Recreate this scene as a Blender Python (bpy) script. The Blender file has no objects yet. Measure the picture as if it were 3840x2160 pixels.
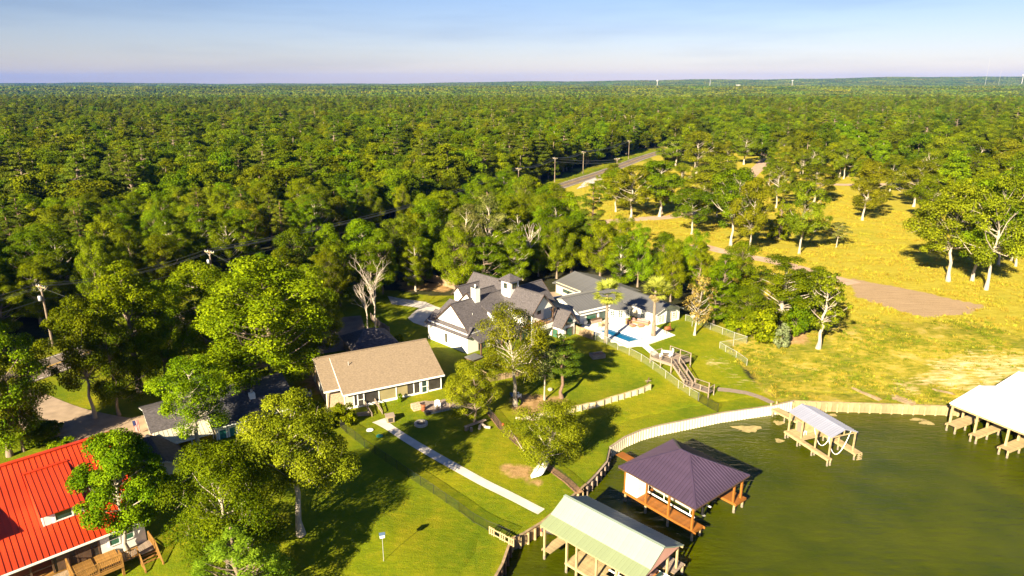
import bpy, math, random
import numpy as np
from mathutils import Vector, Matrix
R = math.radians
scene = bpy.context.scene
col = scene.collection

# ------------------------------------------------------------------ camera, sky, sun, exposure
CAM_H, PITCH, FPX = 45.0, R(16.7), 2560.0
cam_d = bpy.data.cameras.new('camera'); cam = bpy.data.objects.new('camera', cam_d); col.objects.link(cam)
cam.location = (0, 0, CAM_H); cam.rotation_euler = (R(90) - PITCH, 0, 0)
cam_d.sensor_width = 36; cam_d.lens = 24; cam_d.clip_start = 0.5; cam_d.clip_end = 40000
scene.camera = cam

SUN_EL, SUN_AZ = R(25.5), R(211)          # azimuth clockwise from +Y: behind the camera, to the left
world = bpy.data.worlds.new('World'); scene.world = world; world.use_nodes = True
wn, wl = world.node_tree.nodes, world.node_tree.links
wn.clear()
sky = wn.new('ShaderNodeTexSky'); sky.sky_type = 'NISHITA'; sky.sun_disc = False
sky.sun_elevation = SUN_EL; sky.sun_rotation = SUN_AZ
sky.altitude = 50; sky.air_density = 1.0; sky.dust_density = .25; sky.ozone_density = 3.0
# thin smoke-grey cloud streaks low in the sky, all the way round
tc = wn.new('ShaderNodeTexCoord'); mp = wn.new('ShaderNodeMapping'); mp.inputs['Scale'].default_value = (1.6, 1.6, 17)
nz = wn.new('ShaderNodeTexNoise'); nz.inputs['Scale'].default_value = 1.5; nz.inputs['Detail'].default_value = 4; nz.inputs['Roughness'].default_value = .55
rp = wn.new('ShaderNodeValToRGB'); rp.color_ramp.elements[0].position = .47; rp.color_ramp.elements[1].position = .72
mx = wn.new('ShaderNodeMix'); mx.data_type = 'RGBA'; mx.blend_type = 'MULTIPLY'
mlt = wn.new('ShaderNodeMath'); mlt.operation = 'MULTIPLY'; mlt.inputs[1].default_value = .7
hsv = wn.new('ShaderNodeHueSaturation'); hsv.inputs['Saturation'].default_value = 1.2; hsv.inputs['Value'].default_value = .55
bg = wn.new('ShaderNodeBackground'); bg.inputs['Strength'].default_value = 0.052
wo = wn.new('ShaderNodeOutputWorld')
wl.new(tc.outputs['Generated'], mp.inputs['Vector']); wl.new(mp.outputs[0], nz.inputs['Vector']); wl.new(nz.outputs[0], rp.inputs[0])
wl.new(rp.outputs[0], mlt.inputs[0]); wl.new(mlt.outputs[0], mx.inputs[0])
wl.new(sky.outputs[0], hsv.inputs['Color']); wl.new(hsv.outputs[0], mx.inputs[6]); mx.inputs[7].default_value = (.78, .8, .86, 1)
tint = wn.new('ShaderNodeMix'); tint.data_type = 'RGBA'; tint.blend_type = 'MULTIPLY'; tint.inputs[0].default_value = 1; tint.inputs[7].default_value = (1.13, .95, 1.09, 1)
wl.new(mx.outputs[2], tint.inputs[6]); wl.new(tint.outputs[2], bg.inputs[0]); wl.new(bg.outputs[0], wo.inputs[0])

sun_d = bpy.data.lights.new('sun', 'SUN'); sun = bpy.data.objects.new('sun', sun_d); col.objects.link(sun)
sun_d.energy = 5.0; sun_d.angle = R(0.5); sun_d.color = (1.0, .86, .58)
ldir = Vector((-math.sin(SUN_AZ) * math.cos(SUN_EL), -math.cos(SUN_AZ) * math.cos(SUN_EL), -math.sin(SUN_EL)))
sun.rotation_euler = ldir.to_track_quat('-Z', 'Y').to_euler(); sun.location = (-60, -60, 120)

vs = scene.view_settings
vs.view_transform = 'Standard'; vs.look = 'None'; vs.gamma = 1; vs.use_curve_mapping = False
vs.exposure = 2.0
HAZE = 3.2e-5
scene.render.engine = 'CYCLES'
cy = scene.cycles
cy.use_denoising = True; cy.max_bounces = 6; cy.diffuse_bounces = 3; cy.glossy_bounces = 3; cy.transmission_bounces = 3
cy.transparent_max_bounces = 12; cy.volume_bounces = 0; cy.sample_clamp_indirect = 4

# ------------------------------------------------------------------ helpers
CP, SP = math.cos(PITCH), math.sin(PITCH)
def ray(x, y):
    u = (x - 1920) / FPX; v = -(y - 1080) / FPX
    return np.array([u, CP + v * SP, -SP + v * CP])
def U(x, y, z):                                   # photograph point at world height z
    d = ray(x, y); t = (z - CAM_H) / d[2]; return Vector((d[0] * t, d[1] * t, z))
K = 2576 / 3840
def G(x, y):                                      # photograph point (in 2576-wide measure) on the ground
    x, y = x / K, y / K
    z = 3.0
    for _ in range(25):
        p = U(x, y, z); z = z * .4 + .6 * float(hgt(p.x, p.y))
    p = U(x, y, z); return Vector((p.x, p.y, float(hgt(p.x, p.y))))
def topz(px, py, base):                           # height of a photograph point standing above a ground point
    d = ray(px / K, py / K); return CAM_H + d[2] * base.y / d[1]
def smooth(a, b, x):
    t = np.clip((np.asarray(x, float) - a) / (b - a), 0, 1); return t * t * (3 - 2 * t)

SHORE = [(-80, 18), (-50, 30), (-30, 38), (-15, 44), (-3.2, 48), (-.9, 54.4), (-.4, 56.7), (-.1, 58.1), (1.1, 58.9), (3.1, 60.8), (8.4, 67.8), (9.9, 70.1), (11.4, 72.7),
         (12.2, 75.9), (12.8, 76.6), (14.5, 78.5), (16.9, 80.3), (19.3, 81.5), (24.7, 83.6), (28.8, 85.2), (36.9, 87.5), (40.4, 89), (46.6, 88.4),
         (51.5, 88.1), (56.3, 87.7), (61.9, 87.3), (71.7, 86.3), (95, 84), (150, 78), (260, 40)]
LAKE = SHORE + [(260, -300), (-80, -300)]
def seg_dist(X, Y, pts):
    X = np.asarray(X, float); Y = np.asarray(Y, float); d = np.full(X.shape, 1e9)
    for (ax, ay), (bx, by) in zip(pts[:-1], pts[1:]):
        dx, dy = bx - ax, by - ay; t = np.clip(((X - ax) * dx + (Y - ay) * dy) / (dx * dx + dy * dy), 0, 1)
        d = np.minimum(d, np.hypot(X - ax - t * dx, Y - ay - t * dy))
    return d
def inside(X, Y, poly):
    X = np.asarray(X, float); Y = np.asarray(Y, float); c = np.zeros(X.shape, bool); n = len(poly)
    for i in range(n):
        (x1, y1), (x2, y2) = poly[i], poly[(i + 1) % n]
        if y1 == y2: continue
        c ^= ((y1 > Y) != (y2 > Y)) & (X < (x2 - x1) * (Y - y1) / (y2 - y1) + x1)
    return c
def shore_s(X, Y):
    d = seg_dist(X, Y, SHORE); return np.where(inside(X, Y, LAKE), -d, d)
def land(X, Y, s=None):
    X = np.asarray(X, float); Y = np.asarray(Y, float)
    if s is None: s = np.abs(seg_dist(X, Y, SHORE))
    h = 1.45 + 2.6 * smooth(1, 26, s)
    h = h - .42 * np.exp(-((X + 15) ** 2 + (Y - 79.5) ** 2) / 60)
    far = smooth(150, 600, np.hypot(X, Y))
    h = h + far * (1.2 * np.sin(X * .011 + 1) * np.cos(Y * .009) + 1.0)
    h = h - 13 * smooth(1150, 1700, Y) + 20 * smooth(2300, 3600, Y) - 12 * smooth(3900, 4600, Y)
    a = X / np.maximum(Y, 1)
    und = 5 * np.sin(a * 9 + 1) + 3.5 * np.sin(a * 23 + 2) + 2 * np.sin(a * 51)
    h = h + smooth(5200, 8200, Y) * (24 + 74 * smooth(-.25, .72, a) + und)
    return h
def hgt(X, Y):
    return land(X, Y)
def link(o, parent=None):
    col.objects.link(o)
    if parent is not None: o.parent = parent
    return o
def tag(o, label=None, cat=None, group=None, kind=None):
    if label: o['label'] = label
    if cat: o['category'] = cat
    if group: o['group'] = group
    if kind: o['kind'] = kind
    return o
def empty(name, loc, rz=0, label=None, cat=None, group=None):
    o = bpy.data.objects.new(name, None); o.empty_display_size = .3
    o.location = loc; o.rotation_euler = (0, 0, rz); link(o); return tag(o, label, cat, group)
def copy_tree(o, parent=None):
    c = o.copy(); col.objects.link(c); c.parent = parent
    for ch in list(o.children): copy_tree(ch, c)
    return c
def from_arrays(name, v, f4, mat, smooth_=False):
    me = bpy.data.meshes.new(name); v = np.asarray(v, np.float32); f4 = np.asarray(f4, np.int32)
    me.vertices.add(len(v)); me.vertices.foreach_set('co', v.ravel())
    k = f4.shape[1]; me.loops.add(f4.size); me.loops.foreach_set('vertex_index', f4.ravel())
    me.polygons.add(len(f4)); me.polygons.foreach_set('loop_start', np.arange(0, f4.size, k, dtype=np.int32))
    me.polygons.foreach_set('loop_total', np.full(len(f4), k, np.int32))
    if smooth_: me.polygons.foreach_set('use_smooth', np.ones(len(f4), bool))
    me.update(calc_edges=True); me.validate()
    if mat is not None: me.materials.append(mat)
    return me
class MB:
    def __init__(s): s.v = []; s.f = []; s.m = []
    def add(s, vs, fs):
        n = len(s.v); s.v += [tuple(q) for q in vs]; s.f += [tuple(n + i for i in q) for q in fs]; return s
    def box(s, x0, x1, y0, y1, z0, z1):
        return s.add([(x0, y0, z0), (x1, y0, z0), (x1, y1, z0), (x0, y1, z0), (x0, y0, z1), (x1, y0, z1), (x1, y1, z1), (x0, y1, z1)],
                     [(3, 2, 1, 0), (4, 5, 6, 7), (0, 1, 5, 4), (1, 2, 6, 5), (2, 3, 7, 6), (3, 0, 4, 7)])
    def slab(s, pts, t):                           # planar polygon (counter-clockwise seen from outside), thickened inwards
        P = [Vector(p) for p in pts]; n = Vector((0, 0, 0))
        for i in range(len(P)): n += P[i].cross(P[(i + 1) % len(P)])
        n.normalize(); Q = [p - n * t for p in P]; k = len(P)
        return s.add(P + Q, [tuple(range(k)), tuple(range(2 * k - 1, k - 1, -1))] + [(i, i + k, (i + 1) % k + k, (i + 1) % k) for i in range(k)])
    def beam(s, a, b, w, h, up=(0, 0, 1)):         # rectangular bar from a to b
        a = Vector(a); b = Vector(b); d = (b - a).normalized(); up = Vector(up)
        if abs(d.dot(up)) > .99: up = Vector((1, 0, 0))
        x = d.cross(up).normalized(); y = x.cross(d)
        c = [x * (i * w / 2) + y * (j * h / 2) for i, j in ((-1, -1), (1, -1), (1, 1), (-1, 1))]
        return s.add([a + q for q in c] + [b + q for q in c], [(3, 2, 1, 0), (4, 5, 6, 7), (0, 1, 5, 4), (1, 2, 6, 5), (2, 3, 7, 6), (3, 0, 4, 7)])
    def tube(s, pts, rads, n=8, cap=True):
        P = [Vector(p) for p in pts]; k = len(P); base = len(s.v)
        for i, p in enumerate(P):
            d = (P[min(i + 1, k - 1)] - P[max(i - 1, 0)]).normalized()
            a = d.cross(Vector((0, 0, 1)) if abs(d.z) < .95 else Vector((1, 0, 0))).normalized(); b = d.cross(a)
            for j in range(n):
                t = 2 * math.pi * j / n; s.v.append(tuple(p + (a * math.cos(t) + b * math.sin(t)) * rads[i]))
        for i in range(k - 1):
            for j in range(n):
                q = base + i * n; j2 = (j + 1) % n; s.f.append((q + j2, q + j, q + n + j, q + n + j2))
        if cap: s.f.append(tuple(base + j for j in range(n))); s.f.append(tuple(base + (k - 1) * n + j for j in range(n - 1, -1, -1)))
        return s
    def lathe(s, prof, n=12, c=(0, 0, 0)):         # profile of (radius, z)
        return s.tube([(c[0], c[1], c[2] + z) for r, z in prof], [max(r, .001) for r, z in prof], n) if False else s._lathe(prof, n, c)
    def _lathe(s, prof, n, c):
        base = len(s.v)
        for r, z in prof:
            for j in range(n):
                t = 2 * math.pi * j / n; s.v.append((c[0] + r * math.cos(t), c[1] + r * math.sin(t), c[2] + z))
        for i in range(len(prof) - 1):
            for j in range(n):
                q = base + i * n; j2 = (j + 1) % n; s.f.append((q + j, q + j2, q + n + j2, q + n + j))
        s.f.append(tuple(base + j for j in range(n - 1, -1, -1))); s.f.append(tuple(base + (len(prof) - 1) * n + j for j in range(n)))
        return s
    def mesh(s, name, mat, smooth_=False):
        me = bpy.data.meshes.new(name); me.from_pydata(s.v, [], s.f); me.update()
        if smooth_: me.polygons.foreach_set('use_smooth', np.ones(len(me.polygons), bool))
        if mat is not None: me.materials.append(mat)
        return me
    def build(s, name, mat, parent=None, loc=None, smooth_=False):
        o = bpy.data.objects.new(name, s.mesh(name, mat, smooth_))
        if loc is not None: o.location = loc
        return link(o, parent)
def clip2(poly, ax, val, keep_greater):
    out = []; n = len(poly)
    for i in range(n):
        a, b = poly[i], poly[(i + 1) % n]
        ia = (a[ax] >= val) == keep_greater or a[ax] == val; ib = (b[ax] >= val) == keep_greater or b[ax] == val
        if ia: out.append(a)
        if ia != ib:
            t = (val - a[ax]) / (b[ax] - a[ax]); out.append((a[0] + t * (b[0] - a[0]), a[1] + t * (b[1] - a[1])))
    return out
def strips(parent, pts, width, mat, name, t=.03, rib=0.0, gap=.006, ribw=.05, nrib=1, jitter=0):
    """cut a planar polygon (first edge = the edge along which strips are counted) into separate boards or metal sheets"""
    P = [Vector(p) for p in pts]; e = (P[1] - P[0]).normalized(); n = Vector((0, 0, 0))
    for i in range(len(P)): n += (P[i] - P[0]).cross(P[(i + 1) % len(P)] - P[0])
    n.normalize(); s = n.cross(e); o = P[0]
    poly = [((p - o).dot(e), (p - o).dot(s)) for p in P]
    lo = min(p[0] for p in poly); hi = max(p[0] for p in poly); cnt = max(1, round((hi - lo) / width)); w = (hi - lo) / cnt
    res = []
    for k in range(cnt):
        a, b = lo + k * w + gap / 2, lo + (k + 1) * w - gap / 2
        q = clip2(clip2(poly, 0, a, True), 0, b, False)
        if len(q) < 3: continue
        m = MB(); jz = random.uniform(-jitter, jitter); c = o + e * ((a + b) / 2)
        m.slab([o + e * x + s * y + n * jz - c for x, y in q], t)
        if rib:
            for r in range(nrib):
                ra = a + (b - a) * r / nrib
                qr = clip2(clip2(poly, 0, ra, True), 0, ra + ribw, False)
                if len(qr) >= 3: m.slab([o + e * x + s * y + n * (jz + rib * (1 if r == 0 else .6)) - c for x, y in qr], rib * .98)
        res.append(m.build(name, mat, parent, c))
    return res
def frame_rect(m, w, h, b, d):                     # picture-frame of bars in the xz plane, y = depth
    m.box(-w / 2, w / 2, -d, 0, -h / 2, -h / 2 + b); m.box(-w / 2, w / 2, -d, 0, h / 2 - b, h / 2)
    m.box(-w / 2, -w / 2 + b, -d, 0, -h / 2 + b, h / 2 - b); m.box(w / 2 - b, w / 2, -d, 0, -h / 2 + b, h / 2 - b); return m
def window(parent, p, rz, w, h, fm, gm, b=.09, bars=0, vbars=0, name='window'):
    m = frame_rect(MB(), w, h, b, .07)
    for i in range(bars): z = -h / 2 + h * (i + 1) / (bars + 1); m.box(-w / 2 + b, w / 2 - b, -.06, -.01, z - .025, z + .025)
    for i in range(vbars): x = -w / 2 + w * (i + 1) / (vbars + 1); m.box(x - .02, x + .02, -.058, -.012, -h / 2 + b, h / 2 - b)
    o = m.build(name, fm, parent, p); o.rotation_euler = (0, 0, rz)
    MB().box(-w / 2 + b, w / 2 - b, -.03, -.022, -h / 2 + b, h / 2 - b).build('pane', gm, o); return o

# ------------------------------------------------------------------ materials
MATS = {}
def M(name, c, rough=.8, var=.12, scale=3., c2=None, bump=0., bscale=None, metal=0., spec=.4, rnd=.0, stretch=None, detail=3.):
    if name in MATS: return MATS[name]
    m = bpy.data.materials.new(name); m.use_nodes = True; n, l = m.node_tree.nodes, m.node_tree.links
    b = n['Principled BSDF']; b.inputs['Roughness'].default_value = rough; b.inputs['Metallic'].default_value = metal
    b.inputs['Specular IOR Level'].default_value = spec
    t = n.new('ShaderNodeTexCoord'); nz = n.new('ShaderNodeTexNoise'); nz.inputs['Scale'].default_value = scale; nz.inputs['Detail'].default_value = detail
    src = t.outputs['Object']
    if stretch:
        mp = n.new('ShaderNodeMapping'); mp.inputs['Scale'].default_value = stretch; l.new(src, mp.inputs[0]); src = mp.outputs[0]
    l.new(src, nz.inputs['Vector'])
    mx = n.new('ShaderNodeMix'); mx.data_type = 'RGBA'
    lo = [max(0, x * (1 - var)) for x in c]; hi = [min(1, x * (1 + var)) for x in c] if c2 is None else c2
    mx.inputs[6].default_value = (*lo, 1); mx.inputs[7].default_value = (*hi, 1)
    rm = n.new('ShaderNodeMapRange'); rm.inputs[1].default_value = .3; rm.inputs[2].default_value = .7
    l.new(nz.outputs[0], rm.inputs[0]); l.new(rm.outputs[0], mx.inputs[0]); out = mx.outputs[2]
    if rnd:
        oi = n.new('ShaderNodeObjectInfo'); mr = n.new('ShaderNodeMapRange'); mr.inputs[3].default_value = 1 - rnd; mr.inputs[4].default_value = 1 + rnd
        l.new(oi.outputs['Random'], mr.inputs[0]); mm = n.new('ShaderNodeMix'); mm.data_type = 'RGBA'; mm.blend_type = 'MULTIPLY'; mm.inputs[0].default_value = 1
        l.new(out, mm.inputs[6]); l.new(mr.outputs[0], mm.inputs[7]); out = mm.outputs[2]
    l.new(out, b.inputs['Base Color'])
    if bump:
        n2 = n.new('ShaderNodeTexNoise'); n2.inputs['Scale'].default_value = bscale or scale * 4; n2.inputs['Detail'].default_value = 4; l.new(src, n2.inputs['Vector'])
        bp = n.new('ShaderNodeBump'); bp.inputs['Strength'].default_value = bump; bp.inputs['Distance'].default_value = .05; l.new(n2.outputs[0], bp.inputs['Height']); l.new(bp.outputs[0], b.inputs['Normal'])
    MATS[name] = m; return m
white = M('white_paint', (.78, .77, .74), .6, .05, 1.2)
siding = M('white_siding', (.76, .75, .72), .65, .05, 1.5, bump=.15, bscale=3)
cream = M('cream_siding', (.55, .47, .34), .75, .1)
glass = M('window_glass', (.02, .045, .04), .06, .4, .6, spec=.8)
green_glass = M('green_tinted_glass', (.04, .11, .07), .08, .3, .8, spec=.7)
screen = M('dark_insect_screen', (.035, .03, .026), .6, .5, .9)
shade = M('tan_roller_blind', (.24, .20, .10), .8, .12, 1.)
shingle_grey = M('charcoal_shingles', (.078, .068, .074), .9, .4, 3.0, bump=.6, bscale=7, stretch=(1.2, 1.2, 3), detail=6)
shingle_tan = M('tan_shingles', (.21, .155, .105), .9, .22, 3.4, bump=.5, bscale=7, stretch=(1.2, 1.2, 3), detail=6)
shingle_dark = M('dark_shingles', (.05, .048, .055), .9, .35, 3., bump=.5, bscale=8)
metal_red = M('red_roof_metal', (.42, .036, .008), .38, .22, .35, rnd=.05, spec=.45)
metal_grey = M('grey_roof_metal', (.11, .108, .112), .45, .12, .35, rnd=.05, spec=.5)
metal_purple = M('aubergine_roof_metal', (.052, .034, .064), .42, .15, .5, rnd=.06, spec=.5)
metal_green = M('pale_green_roof_metal', (.29, .345, .275), .4, .1, .4, rnd=.03, spec=.5)
metal_lilac = M('pale_lilac_roof_metal', (.24, .25, .33), .45, .08, .5, rnd=.04, spec=.5)
wood_board = M('brown_grey_wall_boards', (.27, .20, .105), .85, .3, 1.5, rnd=.2, stretch=(1, 1, .4))
metal_sage = M('sage_green_roof_metal', (.23, .27, .155), .45, .1, .4, rnd=.03, spec=.5)
metal_white = M('white_roof_metal', (.6, .59, .62), .4, .06, .5, rnd=.03, spec=.5)
metal_cream = M('cream_roof_metal', (.45, .42, .34), .5, .12, .6, rnd=.06)
steel = M('galvanised_steel', (.42, .42, .42), .5, .1, 2, metal=.3)
iron = M('black_iron', (.012, .012, .013), .5, .2, 3)
wood_grey = M('weathered_grey_wood', (.25, .19, .15), .85, .3, 2., rnd=.16, stretch=(1, 6, 6))
wood_pale = M('pale_treated_wood', (.36, .27, .14), .85, .25, 2., rnd=.13, stretch=(1, 1, 1))
wood_amber = M('amber_stained_wood', (.24, .085, .012), .6, .25, 2.2, rnd=.16, stretch=(1, 6, 6))
wood_deck = M('golden_brown_deck_wood', (.30, .15, .035), .7, .25, 2.2, rnd=.14)
wood_fence = M('brown_fence_wood', (.27, .19, .11), .85, .3, 2., rnd=.18)
wood_dark = M('dark_brown_wood', (.09, .05, .03), .7, .3, 2., rnd=.1)
brick = M('pale_brick', (.42, .30, .21), .9, .35, 5., bump=.3, bscale=9, detail=6)
concrete = M('concrete', (.52, .47, .42), .85, .14, .8, detail=6)
patio_m = M('pale_patio_concrete', (.66, .63, .58), .8, .08, .6, detail=5)
black = M('black_plastic', (.015, .015, .016), .4, .2, 3)
wicker = M('brown_wicker', (.25, .13, .06), .8, .3, 20)
mauve = M('mauve_cushion', (.33, .2, .18), .9, .1, 4)
pinkish = M('pink_gable_panel', (.62, .33, .26), .75, .08, 1)
rust = M('rusty_drum_steel', (.23, .07, .025), .75, .4, 3)
stone = M('pale_stone', (.42, .38, .32), .9, .25, 3, rnd=.15, bump=.4)
# ------------------------------------------------------------------ ground, lake, roads
ROAD = [(-150, -70), (-110, 9), (-90, 52), (-72.5, 89.5), (-55, 127), (-31, 177), (-4, 235), (28.5, 300), (47, 336), (85, 420), (128, 482), (195, 530), (330, 575), (560, 610)]
def PG(*px): return [tuple(G(x, y)[:2]) for x, y in px]
YARD_EDGE = PG((1700, 790), (1790, 800), (1842, 812), (1836, 880), (1885, 945), (1945, 1000), (1962, 1012))
FIELD = [(26, 300), (60, 360), (110, 445), (170, 510), (420, 560), (700, 560), (700, 90), (150, 98), (64, 101), (45, 107), (44, 122), (52, 136), (38, 138), (30, 146), (19, 170), (10, 202), (4, 224), (8, 250)]
WEEDS = [YARD_EDGE[-1], YARD_EDGE[-2], YARD_EDGE[-3], YARD_EDGE[-4], YARD_EDGE[-5]] + PG((1900, 780), (2040, 790), (2200, 815), (2420, 805), (2600, 850), (2900, 900)) + [(150, 60), (71, 82)]
YARD = [(-200, -30), (-102, 20), (-82, 62), (-64, 96), (-46, 132), (-36, 140), (-16, 131), (-4, 132), (6, 128)] + YARD_EDGE + [(40, 80), (0, 20), (-100, -40)]
BARE = PG((2135, 700), (2290, 728), (2478, 770), (2440, 790), (2330, 800), (2240, 775), (2150, 745))
SAND = [PG((2330, 905), (2480, 870), (2640, 905), (2700, 960), (2560, 985), (2400, 985), (2280, 965)), PG((2250, 960), (2330, 965), (2350, 1005), (2270, 1000)), PG((1830, 930), (1905, 950), (1890, 985), (1840, 968)), PG((1755, 890), (1815, 880), (1850, 930), (1790, 920))]
DIRT = [PG((1290, 1000), (1330, 985), (1440, 1003), (1400, 1035), (1300, 1050)), PG((1250, 1165), (1340, 1170), (1350, 1205), (1275, 1195)), PG((1975, 830), (2040, 820), (2035, 870), (1960, 865)),
        PG((1325, 1205), (1372, 1212), (1370, 1228), (1325, 1222)), PG((740, 905), (800, 915), (830, 1010), (760, 960)), PG((1000, 705), (1140, 715), (1130, 735), (1010, 730)), PG((738, 1345), (757, 1350), (778, 1345), (757, 1332))]
def sdp(X, Y, poly):
    d = seg_dist(X, Y, list(poly) + [poly[0]]); return np.where(inside(X, Y, poly), d, -d)
def zones(X, Y):
    n = np.sin(X * .7 + 2 * np.sin(Y * .31)) + np.sin(Y * .83 + 1.7 * np.sin(X * .27)); e = n * .5
    rd = seg_dist(X, Y, ROAD)
    lawn = smooth(-1, 1, sdp(X, Y, YARD) + e * .5)
    lawn = np.maximum(lawn, smooth(15, 10, rd + e))
    gold = smooth(-2, 2, sdp(X, Y, FIELD) + e) * smooth(560, 470, Y + e * 14)
    gold = np.maximum(gold, smooth(10.5, 12.5, rd + e) * smooth(22, 14, rd) * (X > 25) * .6)
    weeds = smooth(-2.5, 2.5, sdp(X, Y, WEEDS) + e)
    bare = smooth(-.5, .6, sdp(X, Y, BARE) + e * .3)
    sand = np.zeros_like(X)
    for i_, q in enumerate(SAND): sand = np.maximum(sand, smooth(-2.4, 2.4, sdp(X, Y, q) + e * 1.3) * (.5 if i_ < 2 else .4))
    dirt = np.zeros_like(X)
    for q in DIRT: dirt = np.maximum(dirt, smooth(-.8, .8, sdp(X, Y, q) + e * .4) * .8)
    return np.stack([lawn, gold, weeds, np.ones_like(X)], 1), np.stack([sand, dirt, bare, np.ones_like(X)], 1)
def ground_mat():
    m = bpy.data.materials.new('ground_cover'); m.use_nodes = True; n, l = m.node_tree.nodes, m.node_tree.links
    b = n['Principled BSDF']; b.inputs['Roughness'].default_value = .95; b.inputs['Specular IOR Level'].default_value = .12
    geo = n.new('ShaderNodeNewGeometry')
    def noise(s, d=4, st=None, ro=.55):
        t = n.new('ShaderNodeTexNoise'); t.inputs['Scale'].default_value = s; t.inputs['Detail'].default_value = d; t.inputs['Roughness'].default_value = ro; src = geo.outputs['Position']
        if st: mp = n.new('ShaderNodeMapping'); mp.inputs['Scale'].default_value = st[:3]; mp.inputs['Rotation'].default_value = (0, 0, st[3]); l.new(src, mp.inputs[0]); src = mp.outputs[0]
        l.new(src, t.inputs['Vector']); return t.outputs[0]
    def ramp(f, *stops):
        r = n.new('ShaderNodeValToRGB'); e = r.color_ramp.elements
        while len(e) < len(stops): e.new(.5)
        for k, (p, c) in enumerate(stops): e[k].position = p; e[k].color = (*c, 1)
        l.new(f, r.inputs[0]); return r.outputs[0]
    def mix(f, a, c, mode='MIX'):
        x = n.new('ShaderNodeMix'); x.data_type = 'RGBA'; x.blend_type = mode
        if isinstance(f, float): x.inputs[0].default_value = f
        else: l.new(f, x.inputs[0])
        l.new(a, x.inputs[6]); l.new(c, x.inputs[7]); return x.outputs[2]
    def attr(nm):
        a = n.new('ShaderNodeVertexColor'); a.layer_name = nm; s = n.new('ShaderNodeSeparateColor'); l.new(a.outputs[0], s.inputs[0]); return s.outputs
    def edge(f, nz, k):                      # roughen the border of a zone with fine noise
        a = n.new('ShaderNodeMath'); a.operation = 'ADD'; l.new(f, a.inputs[0])
        c = n.new('ShaderNodeMath'); c.operation = 'MULTIPLY_ADD'; l.new(nz, c.inputs[0]); c.inputs[1].default_value = k; c.inputs[2].default_value = -k / 2; l.new(c.outputs[0], a.inputs[1])
        r = n.new('ShaderNodeMapRange'); r.inputs[1].default_value = .3; r.inputs[2].default_value = .7; l.new(a.outputs[0], r.inputs[0]); return r.outputs[0]
    zA, zB = attr('zA'), attr('zB')
    fine, med, big = noise(9, 4, None, .7), noise(1.1, 5, None, .6), noise(.14, 4)
    streak = noise(1.6, 5, (.35, 1.2, 1, R(12)), .65)
    floor = ramp(med, (.3, (.016, .02, .007)), (.7, (.05, .045, .018)))
    lawn = mix(.4, ramp(big, (.36, (.09, .135, .002)), (.50, (.15, .172, .002)), (.66, (.25, .215, .006))), ramp(med, (.3, (.08, .125, .002)), (.52, (.14, .17, .002)), (.70, (.26, .225, .010))))
    gold = mix(.5, ramp(big, (.3, (.27, .23, .014)), (.52, (.35, .30, .025)), (.7, (.20, .225, .010))), ramp(streak, (.3, (.24, .175, .012)), (.5, (.38, .305, .03)), (.72, (.48, .41, .075))))
    weeds = mix(.35, ramp(noise(.22, 6, None, .7), (.40, (.07, .115, .003)), (.48, (.17, .18, .008)), (.56, (.33, .27, .03)), (.68, (.44, .35, .12))), ramp(streak, (.34, (.10, .12, .008)), (.52, (.36, .25, .03)), (.7, (.48, .36, .12))))
    sand = ramp(noise(.8, 6, (.4, 1.3, 1, R(-10)), .7), (.3, (.30, .21, .08)), (.5, (.55, .40, .20)), (.68, (.72, .56, .36)))
    dirt = ramp(med, (.3, (.22, .13, .05)), (.7, (.44, .28, .13)))
    bare = ramp(noise(1.0, 6, (.2, 1.6, 1, R(-26)), .65), (.3, (.28, .19, .11)), (.7, (.40, .28, .17)))
    c = mix(edge(zA[0], med, .5), floor, lawn); c = mix(edge(zA[1], med, .6), c, gold); c = mix(edge(zA[2], med, .8), c, weeds)
    c = mix(edge(zB[0], streak, 1.5), c, sand); c = mix(edge(zB[1], med, .9), c, dirt); c = mix(edge(zB[2], med, .3), c, bare)
    sh = n.new('ShaderNodeMapRange'); sh.inputs[1].default_value = .3; sh.inputs[2].default_value = .7; sh.inputs[3].default_value = .72; sh.inputs[4].default_value = 1.28; l.new(fine, sh.inputs[0])
    c = mix(1.0, c, sh.outputs[0], 'MULTIPLY')
    l.new(c, b.inputs['Base Color'])
    bp = n.new('ShaderNodeBump'); bp.inputs['Strength'].default_value = .55; bp.inputs['Distance'].default_value = .2
    ad = n.new('ShaderNodeMath'); ad.operation = 'ADD'; l.new(fine, ad.inputs[0]); l.new(streak, ad.inputs[1]); l.new(ad.outputs[0], bp.inputs['Height']); l.new(bp.outputs[0], b.inputs['Normal'])
    return m
ground_m = ground_mat()
def axis(lo, hi, step, far, g=1.16):
    a = list(np.arange(lo, hi + .01, step)); d = step
    while a[-1] < far: d = min(d * g, 420); a.append(a[-1] + d)
    d = step; b = [lo]
    while b[-1] > -far: d = min(d * g, 420); b.append(b[-1] - d)
    return np.array(sorted(set(b[1:] + a)))
def paint(me, X, Y):
    A, B = zones(X, Y)
    for nm, d in (('zA', A), ('zB', B)):
        at = me.color_attributes.new(nm, 'FLOAT_COLOR', 'POINT'); at.data.foreach_set('color', d.astype(np.float32).ravel())
gx = axis(-88, 92, 1.3, 13000); gy = axis(34, 190, 1.3, 13000)
gy = gy[gy > -2500]
XX, YY = np.meshgrid(gx, gy); X = XX.ravel(); Y = YY.ravel()
S = shore_s(X, Y)
Z = land(X, Y, np.abs(S)); Z = np.where(S < 2.6, np.where(S < .3, -1.6, -1.6 + (Z + 1.58) * smooth(.3, 2.6, S)), Z)
POOL_PX = ((2289, 1231), (2410, 1272), (2359, 1284), (2238, 1239)); pool = [tuple(U(*p, 4.06)[:2]) for p in POOL_PX]
Z = np.where(sdp(X, Y, pool) > -.8, Z - 1.0, Z)
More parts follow.
